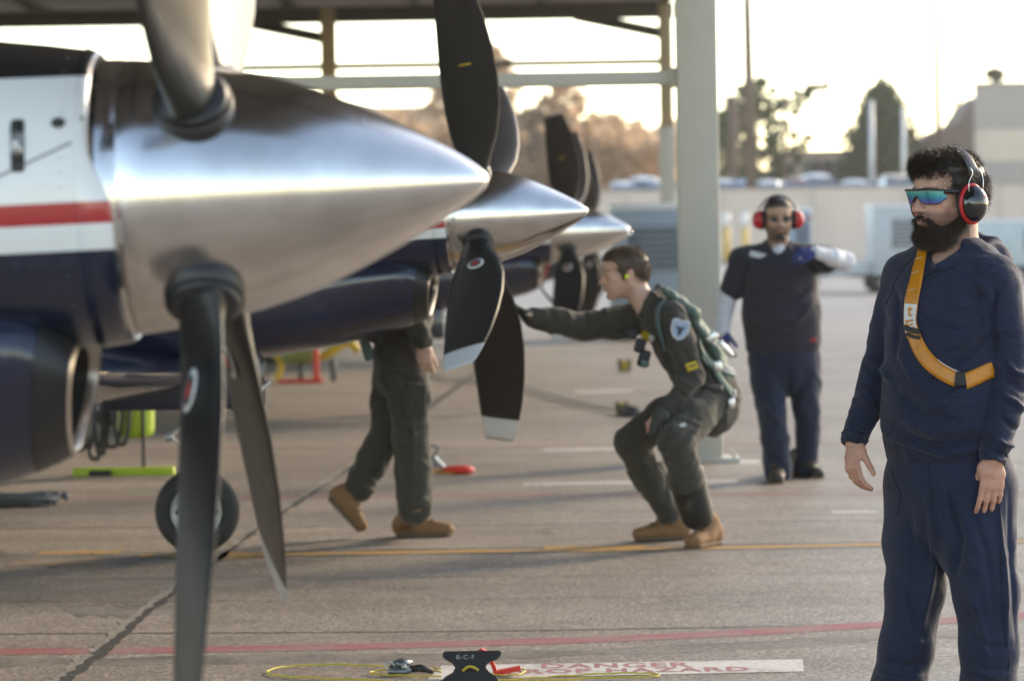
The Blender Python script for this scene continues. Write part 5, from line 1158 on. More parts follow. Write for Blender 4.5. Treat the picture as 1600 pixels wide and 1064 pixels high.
# --- body: head, neck, trunk, arms with hands, legs in one surface
fd = Field(p1(1290, 1150, -.42), p1(1620, 225, .38), .0042)
H1.build(fd, True); H1.neck(fd, nb, .057)
fd.chain([p1(1495, 405, .02), p1(1486, 440, .01), p1(1482, 560, .01), p1(1482, 700, .01), p1(1483, 760, 0)], [(.08, .06), (.145, .085), (.150, .115), (.155, .12), (.14, .11)], TL, .04)
fd.limb([shR, elR, wrR], [.042, .027, .026], .03); fd.limb([shL, elL, wrL], [.042, .030, .028], .03)
fd.limb([hipR, knR, anR], [.078, .058, .045], .04); fd.limb([hipL, knL, anL], [.078, .058, .045], .04)
hand(fd, wrR, nrm(p1(1330, 770, -.02) - wrR), vec(.82, .40, -.15), vec(.40, -.9, 0), .98, (26, 32, 36, 40), .06, (.42, .82, .30), 6)
hand(fd, wrL, nrm(p1(1548, 800, -.20) - wrL), vec(-.15, .98, 0), vec(-.98, -.15, 0), 1.0, (16, 18, 19, 22), .05, (.28, .85, .55), 8)
V, Q = fd.mesh(); tint = face_tint(H1, V, .72)
hn = np.minimum(np.linalg.norm(V - wrR - vec(0, 0, -.10), axis=1), np.linalg.norm(V - wrL - vec(0, 0, -.10), axis=1)) < .12
tint[hn] *= vec(1.0, .93, .90)
BODY1 = (V, Q); body1 = fpart(man1, 'body', (V, Q), M_SKIN1, tint)
# --- shirt
fd = Field(p1(1290, 740, -.42), p1(1625, 360, .38), .0045)
fd.chain([p1(1494, 404, .025), p1(1487, 432, .012), p1(1482, 480, .0), p1(1479, 540, 0), p1(1476, 600, 0), p1(1478, 655, 0), p1(1482, 702, 0)],
         [(.098, .082), (.176, .100), (.186, .128), (.181, .140), (.184, .156), (.190, .162), (.192, .158)], TL, .05)
TOR1 = fd.mesh(); fd.limb([p1(1440, 415, .08), shR], [.06, .066], .04); fd.limb([p1(1530, 415, -.04), shL], [.062, .070], .04)
fd.limb([shR, p1(1394, 505, .125)], [.070, .063], .025); fd.limb([p1(1394, 505, .125), elR, p1(1352, 640, .08), wrR + vec(0, 0, .004)], [.063, .053, .045, .0375], .008)
fd.limb([shL, p1(1567, 515, -.10)], [.075, .071], .022); fd.limb([p1(1567, 515, -.10), elL, p1(1565, 655, -.155), wrL + vec(0, 0, .004)], [.071, .062, .051, .042], .008)
# hood: roll round the neck and the bag behind it
roll = [p1(1456, 384, -.02), p1(1478, 376, .06), p1(1520, 372, .12), p1(1552, 384, .10), p1(1553, 396, .02), p1(1525, 400, -.045), p1(1492, 408, -.085), p1(1466, 416, -.10)]
fd.limb(roll, [.012, .018, .022, .022, .018, .014, .012, .009], .02)
fd.ell(p1(1550, 408, .06), (.060, .075, .045), None, .03); fd.ell(p1(1562, 396, .03), (.02, .035, .018), None, .02)
fd.cone(nb + vec(0, 0, -.03), H1.w(-.03, 0, -.04), .066, .066, .012, True)       # neck opening
fd.cone(p1(1450, 402, -.08), p1(1478, 385, -.03), .030, .05, .012, True)
fd.cone(wrR + nrm(wrR - elR) * .03, wrR + nrm(wrR - elR) * .012, .034, .031, .004, True); fd.cone(wrL + nrm(wrL - elL) * .03, wrL + nrm(wrL - elL) * .012, .037, .034, .004, True)
V, Q = fd.mesh(); N = vnormals(V, Q)
d = strokes(V, N, [
    (xz1((1410, 470), (1440, 500), (1500, 520)), -.004, .010), (xz1((1545, 500), (1500, 530), (1450, 545)), .005, .012), (xz1((1545, 520), (1490, 560), (1430, 600)), -.005, .011), (xz1((1548, 560), (1500, 600), (1440, 640)), .005, .012),
    (xz1((1400, 540), (1420, 590), (1470, 630)), .004, .011), (xz1((1392, 600), (1430, 640), (1500, 660)), -.005, .012), (xz1((1395, 650), (1450, 672), (1530, 660)), .006, .011), (xz1((1395, 668), (1450, 690), (1540, 678)), -.006, .009), (xz1((1396, 684), (1460, 704), (1545, 694)), .006, .008),
    (xz1((1560, 560), (1575, 580), (1598, 585)), .006, .009), (xz1((1555, 590), (1575, 600), (1596, 612)), -.007, .008), (xz1((1550, 610), (1570, 622), (1590, 640)), .006, .009), (xz1((1545, 640), (1565, 660), (1580, 668)), -.005, .008), (xz1((1535, 672), (1555, 690), (1575, 690)), .006, .008), (xz1((1532, 692), (1552, 706), (1573, 706)), -.005, .007),
    (xz1((1360, 560), (1380, 575), (1392, 600)), .006, .009), (xz1((1350, 600), (1370, 610), (1380, 630)), -.006, .008), (xz1((1345, 625), (1360, 640), (1375, 655)), .006, .008), (xz1((1330, 660), (1345, 668), (1360, 672)), -.005, .007), (xz1((1325, 675), (1340, 684), (1352, 686)), .005, .006),
    (xz1((1545, 455), (1540, 500), (1542, 550)), -.010, .008), (xz1((1400, 455), (1402, 500), (1396, 560)), -.008, .008), (xz1((1500, 420), (1530, 450), (1550, 490)), .004, .012), (xz1((1440, 420), (1420, 450), (1408, 480)), .004, .010)])
d += .0016 * fold_noise(V, (10, 10, 16), 3)
sp_ = np.array([(q[0], q[2]) for q in [p1(x, y) for x, y in ((1446, 392), (1431, 445), (1424, 490), (1428, 520), (1436, 545), (1452, 568), (1474, 584), (1500, 592), (1524, 588), (1545, 582))]]); sp_ = catmull(np.c_[sp_, np.zeros(len(sp_))], 6)[:, :2]
d *= FOLD * (1 - .85 * np.exp(-(np.min(np.linalg.norm(V[:, None, [0, 2]] - sp_[None], axis=2), axis=1) / .035) ** 2) * (N[:, 1] < .2)); d = np.clip(d, -.011, .016); V = V + N * d[:, None]; SH1 = (V, Q)
shirt1 = fpart(man1, 'shirt', SH1, M_SHIRT1)
# --- trousers
fd = Field(p1(1300, 1150, -.42), p1(1630, 680, .38), .0048)
fd.chain([p1(1483, 700, .0), p1(1483, 740, 0), p1(1483, 790, 0)], [(.178, .140), (.186, .150), (.176, .145)], TL, .05)
fd.limb([hipR, p1(1434, 850, .05), knR, p1(1416, 1010, .035), p1(1405, 1075, .05), p1(1404, 1118, .06)], [.108, .100, .085, .079, .084, .080], .03)
fd.limb([hipL, p1(1526, 850, -.07), knL, p1(1546, 1010, -.095), p1(1545, 1080, -.08), p1(1546, 1122, -.07)], [.115, .112, .096, .084, .083, .080], .03)
fd.cone(p1(1482, 695, 0), p1(1482, 715, 0), .13, .125, .01, True)
V, Q = fd.mesh(); N = vnormals(V, Q)
d = strokes(V, N, [
    (xz1((1470, 770), (1490, 830), (1482, 900)), -.012, .012), (xz1((1440, 760), (1455, 840), (1450, 930)), .006, .012), (xz1((1415, 780), (1425, 870), (1420, 960)), -.006, .012), (xz1((1460, 850), (1445, 930), (1430, 1010)), .007, .012), (xz1((1400, 900), (1420, 950), (1440, 1000)), -.006, .010),
    (xz1((1395, 985), (1420, 1000), (1450, 1000)), .006, .010), (xz1((1385, 1030), (1410, 1040), (1445, 1030)), -.008, .010), (xz1((1372, 1050), (1410, 1060), (1445, 1052)), .008, .009),
    (xz1((1500, 770), (1530, 860), (1540, 960)), -.006, .013), (xz1((1548, 780), (1556, 880), (1562, 1000)), .008, .009), (xz1((1566, 760), (1570, 880), (1576, 1000)), -.006, .008), (xz1((1500, 900), (1520, 960), (1535, 1040)), .006, .012), (xz1((1505, 980), (1535, 1000), (1570, 995)), -.006, .010), (xz1((1512, 1035), (1540, 1046), (1580, 1036)), .007, .010), (xz1((1490, 850), (1510, 880), (1530, 890)), .005, .012), (xz1((1460, 735), (1466, 780), (1462, 830)), .004, .007)])
d += .0028 * fold_noise(V, (9, 9, 4.5), 9) * np.clip((p1(1480, 740)[2] - V[:, 2]) * 6, .2, 1)
d *= 1.7; V = V + N * d[:, None]; TR1 = (V, Q); trou1 = fpart(man1, 'trousers', TR1, M_TROU1)
part(trou1, 'pocket_seam', tube(catmull([p1(1574, 745, -.10), p1(1578, 780, -.115), p1(1577, 820, -.12)], 6), .0025, 6), M_BLKW, world=True)
for c, a in ((anR, R_(55)), (anL, R_(35))):
    f = vec(-math.sin(a), -math.cos(a), 0); fd = Field(vec(c[0] - .35, c[1] - .35, -.01), vec(c[0] + .3, c[1] + .3, .22), .006); g0 = vec(c[0], c[1], 0)
    fd.ecap(g0 + f * -.05 + vec(0, 0, .05), g0 + f * .17 + vec(0, 0, .042), (.045, .045), (.05, .038), np.cross(f, vec(0, 0, 1)), .02); fd.cone(g0 + vec(0, 0, .07), g0 + vec(0, 0, .16), .05, .055, .03); fpart(man1, 'boot', fd.mesh(), M_SHOE)
# --- hair and beard
rng = np.random.default_rng(21)
fd = Field(H1.O - .16, H1.O + .17, .0036); E = H1.ell
E(fd, (-.016, 0, .040), (.105, .085, .083), .02); E(fd, (.020, 0, .078), (.075, .068, .038), .025); E(fd, (-.05, 0, .010), (.073, .078, .080), .02); E(fd, (.045, -.02, .083), (.045, .045, .028), .02); E(fd, (-.02, .02, .094), (.05, .05, .026), .02)
E(fd, (.118, 0, .020), (.060, .085, .046), .012, True); E(fd, (.085, 0, -.055), (.105, .12, .085), .012, True); E(fd, (-.03, 0, -.12), (.12, .12, .070), .015, True)
for s in (-1, 1): H1.cone(fd, (.018, s * .073, .03), (.012, s * .071, -.035), .011, .008, .012)
V, Q = fd.mesh(); N = vnormals(V, Q); V = V + N * (.0035 * fold_noise(V, (34, 34, 30), 5))[:, None]
def hair_dir(L, n, r):
    m = len(L); d = n * .55 + np.stack([np.clip(L[:, 2] * 7, -.2, .9), .35 * np.sign(L[:, 1]) * 0 + r.normal(size=m) * .30, np.where(L[:, 2] > .07, .30, -.75) + r.normal(size=m) * .25], 1); d[:, 0] += np.where(L[:, 2] < .05, -.5, .15) + r.normal(size=m) * .3; return d
V = V - vnormals(V, Q) * .003
hs = strands(V, Q, H1, lambda L: L[:, 2] > -.08, 24000, (.012, .030), .0008, hair_dir, rng, .35)
fringe = strands(V, Q, H1, lambda L: (L[:, 0] > .045) & (L[:, 2] > .05), 4500, (.014, .030), .0009, lambda L, n, r: n * .4 + np.stack([.7 + r.normal(size=len(L)) * .2, r.normal(size=len(L)) * .35, -.05 - (L[:, 0] > .075) * .55 + r.normal(size=len(L)) * .35], 1), rng, .4)
fpart(man1, 'hair', cat((V, Q), hs, fringe), M_HAIR)
fd = Field(H1.O - .19, H1.O + .15, .0036)
for s in (-1, 1):
    H1.cone(fd, (.004, s * .066, -.030), (.012, s * .066, -.075), .008, .014, .015); H1.cone(fd, (.012, s * .064, -.080), (.062, s * .034, -.112), .018, .027, .02); H1.cone(fd, (.1015, s * .006, -.0575), (.092, s * .029, -.0655), .0066, .0066, .006); H1.cone(fd, (.092, s * .029, -.0655), (.072, s * .036, -.097), .0065, .014, .010)
H1.ell(fd, (.066, 0, -.110), (.044, .046, .031), .02); H1.ell(fd, (.040, 0, -.116), (.05, .052, .028), .02)
H1.ell(fd, (.114, 0, -.0745), (.024, .023, .0105), .005, True); H1.ell(fd, (.05, 0, -.10), (.035, .035, .03), .01, False)
V, Q = fd.mesh(); N = vnormals(V, Q); V = V + N * (.003 * fold_noise(V, (42, 42, 42), 8))[:, None]
V = V - vnormals(V, Q) * .005
bs = strands(V, Q, H1, lambda L: (L[:, 2] < 0) & ~((np.abs(L[:, 1]) < .026) & (np.abs(L[:, 2] + .0745) < .0105) & (L[:, 0] > .07)) & ~((L[:, 2] > -.062) & (L[:, 0] > .07) & (RNG.random(len(L)) < .2)), 19000, (.010, .026), .0008, lambda L, n, r: n * .8 + np.stack([r.normal(size=len(L)) * .25, r.normal(size=len(L)) * .25, -.9 + r.normal(size=len(L)) * .3], 1), rng, .5)
cs = strands(*BODY1, H1, lambda L: (L[:, 0] > .010) & (L[:, 0] < .075) & (L[:, 2] > -.085) & (L[:, 2] < -.028) & (np.abs(L[:, 1]) > .03) & (RNG.random(len(L)) < np.clip((-L[:, 2] - .02) * 18, 0, 1)), 1500, (.003, .007), .0007, lambda L, n, r: n * .35 + np.stack([r.normal(size=len(L)) * .3 - .2, r.normal(size=len(L)) * .3, -.9 + r.normal(size=len(L)) * .3], 1), rng, .3)
fpart(man1, 'beard', cat((V, Q), bs, cs), M_BEARD)
# --- mirrored glasses
def lens_pt(th, v, off=0.0):
    f = .006 + (.112 + off) * math.cos(th) ** .8 if math.cos(th) > 0 else .006; l = (.088 + off) * math.sin(th); a = abs(math.degrees(th))
    notch = .024 * math.exp(-(a / 11.0) ** 2); lo = -.0235 + notch + .014 * sst(44, 60, a); hi = .0165 - .003 * sst(30, 60, a)
    return H1.w(f - .012 * (v - .5) * -1, l, lo + (hi - lo) * v)
def lens_mat():
    m = mat('mirror_lens', (.2, .5, .8), .05, 1.0); nt = m.node_tree; b = nt.nodes['Principled BSDF']; tc = nt.nodes.new('ShaderNodeTexCoord'); s = nt.nodes.new('ShaderNodeSeparateXYZ'); nt.links.new(tc.outputs['Generated'], s.inputs[0])
    a = nt.nodes.new('ShaderNodeMath'); a.operation = 'MULTIPLY_ADD'; a.inputs[1].default_value = .25; nt.links.new(s.outputs[0], a.inputs[0]); nt.links.new(s.outputs[2], a.inputs[2])
    r = nt.nodes.new('ShaderNodeValToRGB'); e = r.color_ramp.elements; e[0].position = .05; e[0].color = (.42, .20, .95, 1); e[1].position = 1.0; e[1].color = (.30, .95, 1.0, 1); q = e.new(.45); q.color = (.10, .42, 1.0, 1); q = e.new(.75); q.color = (.10, .85, 1.0, 1); nt.links.new(a.outputs[0], r.inputs[0]); nt.links.new(r.outputs[0], b.inputs['Base Color']); return m  # coating tint; the bright cyan top puts sky reflection into the colour
ths = np.radians(np.linspace(-60, 60, 41)); vs = np.linspace(0, 1, 9)
grid = np.array([[lens_pt(t, v) for v in vs] for t in ths]); back = np.array([[lens_pt(t, v, -.003) for v in vs] for t in ths]); nI, nJ = len(ths), len(vs)
Vl = np.concatenate([grid.reshape(-1, 3), back.reshape(-1, 3)]); Fl = []; o = nI * nJ
for i in range(nI - 1):
    for j in range(nJ - 1): a = i * nJ + j; Fl += [(a, a + 1, a + nJ + 1, a + nJ), (o + a, o + a + nJ, o + a + nJ + 1, o + a + 1)]
gl_ = part(man1, 'sunglasses', (Vl, Fl), lens_mat(), world=True); M_FRAME = mat('glasses_black', (.012, .012, .013), .3)
part(gl_, 'glasses_frame', join(tube([lens_pt(t, 1.0) + H1.U * .001 for t in ths], .0034, 8), tube([lens_pt(t, 0.0) for t in ths], .0014, 6)), M_FRAME, world=True)
for s in (-1, 1): part(gl_, 'temple_arm', tube(catmull([lens_pt(math.radians(s * 59), .80), H1.w(.040, s * .085, .008), H1.w(.012, s * .088, .005), H1.w(-.02, s * .086, .000)], 6), [.0065] * 8 + [.0058] * 6 + [.004] * 5, 8), M_FRAME, world=True)
earmuffs(man1, H1, M_BRONZ, M_MUFFR, 1.07, -.004, -.028)
# print on the near cup
cupM = [o for o in man1.children if o.name.startswith('ear_muffs')][0]
def cup_pt(f, u): return H1.w(-.004 + f, .1125 + .0345 * math.sqrt(max(0, 1 - (f / .0385) ** 2 - (u / .0503) ** 2)), -.028 + u)
for tx, m_, f0, u0, w_, h_ in (('3M', M_MUFFR, -.006, .016, .014, .008), ('X4A', M_SASHW, -.004, .004, .016, .007)):
    Vt, Ft = text_vf(tx, 1.0, 1.0, .02); Vt = Vt - Vt.min(0); Vt /= Vt.max(0) + 1e-9; part(cupM, 'cup_print', (np.array([cup_pt(f0 - x * w_, u0 + y * h_) for x, y, _ in Vt]), Ft), m_, False, world=True)
# --- sash
TORB = BVHTree.FromPolygons(TOR1[0].tolist(), TOR1[1].tolist())
def surf_pts(lst):
    out = []
    for x, y, dy in lst:
        hit = TORB.ray_cast(Vector((0, 0, CAM_H)), ray(x, y).normalized())[0] if dy < -.045 else None
        out.append(np.array(hit) if hit is not None else p1(x, y, dy))
    return out
path_up = surf_pts([(1462, 372, .22), (1452, 380, .06), (1446, 392, -.05), (1437, 415, -.11), (1431, 445, -.13), (1425, 480, -.14), (1423, 505, -.14), (1428, 522, -.14)])
path_lo = surf_pts([(1427, 516, -.14), (1434, 538, -.15), (1447, 560, -.16), (1463, 575, -.16), (1480, 586, -.165), (1498, 594, -.165)])
path_rt = surf_pts([(1506, 596, -.165), (1524, 589, -.15), (1542, 580, -.11), (1556, 576, -.05), (1562, 566, .05)])
(rb, R_1, N_1) = ribbon_on(SH1, path_up, .050, .004); sash = part(man1, 'orange_sash', rb, M_SASH, world=True)
(rb, R_2, N_2) = ribbon_on(TOR1, path_lo, .047, .005, .0016); part(sash, 'lower_strap', rb, M_SASH, world=True)
(rb, R_3, N_3) = ribbon_on(TOR1, path_rt, .047, .006, .0016); part(sash, 'side_strap', rb, M_SASH, world=True)
(rb, R_4, N_4) = ribbon_on(TOR1, surf_pts([(1492, 592, -.165), (1500, 593, -.165), (1508, 592, -.16)]), .046, .009, .004); part(sash, 'black_clip', rb, M_BLKW, world=True)
(rb, _, _) = ribbon_on(TOR1, surf_pts([(1417, 512, -.14), (1428, 517, -.14), (1440, 519, -.14)]), .016, .010, .004); part(sash, 'buckle', rb, M_BLKW, world=True)
(rb, _, _) = ribbon_on(TOR1, surf_pts([(1420, 522, -.14), (1430, 527, -.14), (1441, 528, -.14)]), .010, .010, .004); part(sash, 'buckle', rb, M_BLKW, world=True)
# printed block on the sash (pale letters)
i0, i1 = int(len(R_1) * .70), int(len(R_1) * .90)
def on_strap(R, N, u, v, lift=.0042):
    x = u * (len(R) - 1); i = min(int(x), len(R) - 2); f = x - i; y = v * 4; j = min(int(y), 3); g = y - j
    q = (R[i, j] * (1 - g) + R[i, j + 1] * g) * (1 - f) + (R[i + 1, j] * (1 - g) + R[i + 1, j + 1] * g) * f; return q + N[i] * lift
Vp = []; Fp = []
for i_, u in enumerate(np.linspace(.70, .955, 12)):
    for j_, v in enumerate(np.linspace(.04, .96, 5)): Vp.append(on_strap(R_1, N_1, u, v, .0036))
Fp = [(i_ * 5 + j_, i_ * 5 + j_ + 1, i_ * 5 + j_ + 6, i_ * 5 + j_ + 5) for i_ in range(11) for j_ in range(4)]
part(sash, 'printed_panel', (np.array(Vp), Fp), M_SASHW, world=True)
for tx, (u0, u1), (v0, v1) in (('t', (.71, .80), (.30, .72)), ('E', (.83, .945), (.18, .86))):
    Vt, Ft = text_vf(tx, 1.0, 1.0, .03); Vt = Vt - Vt.min(0); Vt /= Vt.max(0) + 1e-9; part(sash, 'printed_letters', (np.array([on_strap(R_1, N_1, u1 - (u1 - u0) * y, v0 + (v1 - v0) * (1 - x)) for x, y, _ in Vt]), Ft), M_SASH, False, world=True)
for u_ in (.36, .48, .60): part(sash, 'stitch_line', tube([on_strap(R_1, N_1, u_ + .015 * v, v) for v in np.linspace(.3, .95, 6)], .0009, 5), M_SASHW, world=True)
part(sash, 'silver_edge', (lambda a: tube(a, .0016, 6))([on_strap(R_2, N_2, u, .02) for u in np.linspace(.55, 1, 12)]), M_SASHW, world=True)

# --- seams
M_SEAMC = mat('navy_stitching', (0.006, 0.009, 0.022), .8)
for nm, S_, pts in (('shoulder_seam', SH1, [(1536, 408, -.06), (1532, 430, -.12), (1530, 460, -.15), (1536, 495, -.16), (1545, 520, -.15)]), ('shoulder_seam', SH1, [(1436, 408, .0), (1416, 425, .02), (1408, 450, .03), (1404, 480, .05)]), ('hem_seam', SH1, [(1392, 690, .0), (1430, 697, -.12), (1480, 699, -.17), (1530, 694, -.15)]),
                    ('hood_seam', SH1, [(1430, 422, -.10), (1470, 425, -.12), (1510, 412, -.07), (1548, 402, .0)])):
    part(shirt1, nm, seam_on(S_, [p1(*q) for q in pts]), M_SEAMC, world=True)
for nm, pts in (('side_seam', [(1562, 740, -.17), (1566, 820, -.18), (1564, 900, -.19), (1570, 980, -.17), (1572, 1060, -.15)]), ('fly_seam', [(1446, 722, -.15), (1452, 770, -.16), (1458, 815, -.15)]), ('pocket_seam', [(1400, 735, -.02), (1408, 770, -.06), (1396, 805, -.04)]), ('pocket_seam', [(1535, 740, -.16), (1548, 775, -.17), (1560, 800, -.17)])):
    part(trou1, nm, seam_on(TR1, [p1(*q) for q in pts]), M_SEAMC, world=True)
for w_, e_, rr in ((wrR, elR, .0375), (wrL, elL, .042)):
    ax = nrm(w_ - e_); d_, u_, v_ = frame(ax); c_ = w_ + vec(0, 0, .004) - ax * .012; part(shirt1, 'cuff_seam', seam_on(SH1, [c_ + (u_ * math.cos(a) + v_ * math.sin(a)) * rr for a in np.linspace(0, 2 * math.pi, 12)], .0018), M_SEAMC, world=True)
# ================================================================== crouching pilot
M_SUIT = cloth_mat('olive_flight_suit', (0.047, 0.044, 0.036), .85, bump=.2); M_HARN = mat('sage_green_harness', (0.075, 0.125, 0.105), .7, var=.2, vscale=20, bump=.2, bscale=90); M_HARNS = mat('blue_grey_strap', (0.075, 0.125, 0.135), .65, var=.15, vscale=25)
M_BOOTT = mat('tan_suede_boot', (0.235, 0.125, 0.058), .85, var=.2, vscale=14, bump=.25, bscale=120); M_SOLE = mat('tan_boot_sole', (0.14, 0.095, 0.06), .8, var=.2); M_SKIN2 = skin_mat('skin_fair', (0.56, 0.335, 0.255)); M_SKIN3 = skin_mat('skin_olive', (0.46, 0.275, 0.195)); M_GLOVE = mat('dark_green_glove', (0.035, 0.037, 0.032), .75, var=.2, vscale=30)
M_POUCH = mat('black_nylon_pouch', (.016, .017, .019), .6, var=.2, vscale=20, bump=.2, bscale=100); M_SILV = mat('silver_buckle', (.62, .62, .60), .3, .9)
M_LACE = mat('brown_lace', (.07, .04, .022), .8)
def boot(t, ankle, heel, toe, sole_up=0.0, w=.048, shaft=.14, m=None, ms=None, h=.006):
    """lace-up boot from heel to toe point (sole positions), shaft to the ankle"""
    a, b, c = vec(heel), vec(toe), vec(ankle); d = nrm(b - a); up_ = nrm(vec(0, 0, 1) - d * d[2]) if abs(d[2]) < .95 else vec(1, 0, 0); sd = np.cross(d, up_); L = np.linalg.norm(b - a)
    lo = np.minimum(np.minimum(a, b), c) - .10; hi = np.maximum(np.maximum(a, b), c) + .12; fd = Field(lo, hi, h)
    fd.ecap(a + d * .04 + up_ * .048, a + d * L * .45 + up_ * .050, (w * .85, .044), (w * .95, .046), sd, .02); fd.ecap(a + d * L * .45 + up_ * .050, b - d * .045 + up_ * .036, (w * .95, .046), (w * .98, .032), sd, .02)
    fd.cone(a + d * .055 + up_ * .07, c + nrm(c - (a + d * .055)) * .03, .050, .056, .03); fd.cone(a + d * L * .42 + up_ * .07, a + d * .09 + up_ * .12, .038, .045, .03)
    o = fpart(t, 'boot', fd.mesh(), m or M_BOOTT)
    fs = Field(lo, hi, h); fs.ecap(a + d * .03 + up_ * .012, a + d * L * .5 + up_ * .012, (w * .92, .015), (w * .95, .015), sd, .01); fs.ecap(a + d * L * .5 + up_ * .012, b - d * .040 + up_ * .012, (w * .95, .015), (w * 1.04, .015), sd, .01); fpart(o, 'sole', fs.mesh(), ms or M_SOLE)
    for k in range(4):
        q = a + d * (L * .62 - k * L * .085) + up_ * (.082 + k * .016); part(o, 'lace', tube([q + sd * .026, q + up_ * .006, q - sd * .026], .005, 6), M_LACE, world=True)
    return o
D3 = 18.0
def p3(px, py, dy=0.0): return np.array(P(px, py, D3 + dy))
def xz3(*pts): return [(lambda q: (q[0], q[2]))(p3(x, y)) for x, y in pts]
g3 = G(1080, 850); pilot = thing('person', 'crouching pilot in olive flight suit and green harness touching the propeller blade', 'person', (g3.x, D3, 0))
H3 = Head(p3(976, 427, .0), R_(86), R_(-3), 0, 1.04); nb3 = p3(1013, 480, 0)
sN, eN, wN = p3(1050, 494, -.19), p3(1080, 588, -.25), p3(1042, 638, -.30); sF, eF, wF = p3(1012, 494, .17), p3(912, 511, .17), p3(834, 496, .10)
hN, kN, aN = p3(1108, 622, -.10), p3(1056, 690, -.40), p3(1090, 806, -.20); hF, kF, aF = p3(1098, 622, .10), p3(986, 690, .13), p3(1044, 800, .18); Yx = vec(0, 1, 0)
fd = Field(p3(770, 870, -.55), p3(1170, 375, .40), .006)
H3.build(fd, True, 1.0); H3.neck(fd, nb3, .056)
fd.chain([p3(1018, 486), p3(1042, 508), p3(1078, 555), p3(1112, 618)], [(.08, .06), (.15, .08), (.145, .10), (.14, .11)], Yx, .04)
fd.limb([sN, eN, wN], [.045, .033, .027], .03); fd.limb([sF, eF, wF], [.045, .033, .027], .03); fd.limb([hN, kN, aN], [.075, .056, .042], .03); fd.limb([hF, kF, aF], [.075, .056, .042], .03)
hand(fd, wN, nrm(p3(1022, 660, -.36) - wN), vec(.2, .6, -.75), vec(-.8, -.5, -.2), .95, (30, 34, 38, 40), .04, (.4, .8, .3), 12)
V, Q = fd.mesh(); fpart(pilot, 'body', (V, Q), M_SKIN2, face_tint(H3, V, .12))
fd = Field(p3(770, 870, -.55), p3(1170, 430, .40), .006)
fd.chain([p3(1022, 482), p3(1042, 505), p3(1066, 538), p3(1092, 580), p3(1110, 620), p3(1112, 640)], [(.098, .078), (.188, .108), (.178, .122), (.170, .124), (.168, .135), (.165, .13)], Yx, .05)
fd.limb([sN, p3(1066, 540, -.22), eN], [.070, .066, .060], .03); fd.limb([eN, p3(1064, 615, -.28), wN], [.060, .052, .043], .01)
fd.limb([sF, p3(962, 504, .175), eF, p3(872, 503, .14), wF], [.080, .076, .066, .060, .050], .03)
fd.limb([hN, p3(1082, 655, -.26), kN], [.104, .095, .084], .03); fd.limb([kN, p3(1072, 745, -.31), aN], [.083, .080, .068], .015)
fd.limb([hF, p3(1040, 652, .12), kF], [.104, .093, .080], .03); fd.limb([kF, p3(1014, 745, .155), aF], [.080, .074, .064], .015)
ring = [p3(1002, 492, -.06), p3(996, 486, 0), p3(1002, 492, .06), p3(1020, 462, .07), p3(1030, 452, 0), p3(1020, 462, -.07), p3(1002, 492, -.06)]
fd.limb(ring, [.014, .012, .014, .018, .020, .018, .014], .015)
fd.cone(nb3, H3.w(-.03, 0, -.05), .062, .060, .010, True)
V, Q = fd.mesh(); N = vnormals(V, Q)
d = strokes(V, N, [(xz3((1060, 690), (1085, 660), (1110, 650)), .008, .014), (xz3((1045, 670), (1075, 640), (1105, 625)), -.008, .014), (xz3((1040, 720), (1060, 725), (1085, 720)), -.008, .012), (xz3((1045, 740), (1065, 748), (1088, 742)), .008, .012), (xz3((975, 700), (995, 690), (1015, 690)), .008, .014), (xz3((985, 740), (1005, 735), (1025, 735)), -.008, .012), (xz3((1000, 770), (1018, 768), (1035, 762)), .008, .012),
    (xz3((860, 485), (866, 500), (862, 515)), -.008, .010), (xz3((885, 485), (892, 500), (888, 518)), .008, .012), (xz3((915, 485), (922, 505), (918, 522)), -.009, .012), (xz3((945, 482), (955, 505), (950, 520)), .008, .014), (xz3((1055, 590), (1075, 600), (1095, 590)), .009, .012), (xz3((1052, 605), (1070, 618), (1090, 610)), -.009, .011), (xz3((1060, 540), (1075, 560), (1090, 580)), -.008, .012), (xz3((1030, 560), (1045, 590), (1060, 600)), .006, .014), (xz3((1040, 650), (1030, 700), (1040, 740)), -.010, .012)])
d = d * 1.7 + .0085 * fold_noise(V, (13, 13, 13), 17); V = V + N * d[:, None]; SU3 = (V, Q); suit3 = fpart(pilot, 'flight_suit', SU3, M_SUIT)
# gloved far hand on the blade
fd = Field(p3(765, 520, -.1), p3(850, 440, .3), .004); hand(fd, wF + nrm(wF - eF) * .01, nrm(p3(788, 470, .02) - wF), vec(-.35, -.25, -.9), vec(-.2, -.95, .2), 1.0, (6, 8, 12, 16), .10, (.75, .55, .25), 8, gr=.002); fd.cone(wF - nrm(wF - eF) * .02, wF + nrm(wF - eF) * .03, .040, .036, .015); fpart(pilot, 'glove', fd.mesh(), M_GLOVE)
fd = Field(p3(1005, 690, -.55), p3(1050, 630, -.25), .005); fd.ecap(p3(1030, 645, -.37), p3(1020, 676, -.38), (.035, .03), (.03, .022), Yx, .01); fd.ell(p3(1034, 650, -.38), (.04, .035, .035), None, .02); fpart(pilot, 'glove', fd.mesh(), M_GLOVE)
boot(pilot, aN, G(1122, 850), G(1076, 858)); boot(pilot, aF, G(1078, 842), G(985, 846))
# calf pocket
q1, q2 = kN + (aN - kN) * .45, kN + (aN - kN) * .98; fd = Field(np.minimum(q1, q2) - .14, np.maximum(q1, q2) + .14, .006); fd.ecap(q1, q2, (.090, .086), (.080, .076), vec(1, 0, 0), .01); fpart(pilot, 'calf_pocket', fd.mesh(), M_POUCH)
fd = Field(kF + (aF - kF) * .3 - .14, kF + (aF - kF) * .7 + .14, .006); fd.ecap(kF + (aF - kF) * .35, kF + (aF - kF) * .7, (.060, .092), (.055, .084), Yx, .01); fpart(pilot, 'shin_pocket', fd.mesh(), M_SUIT)
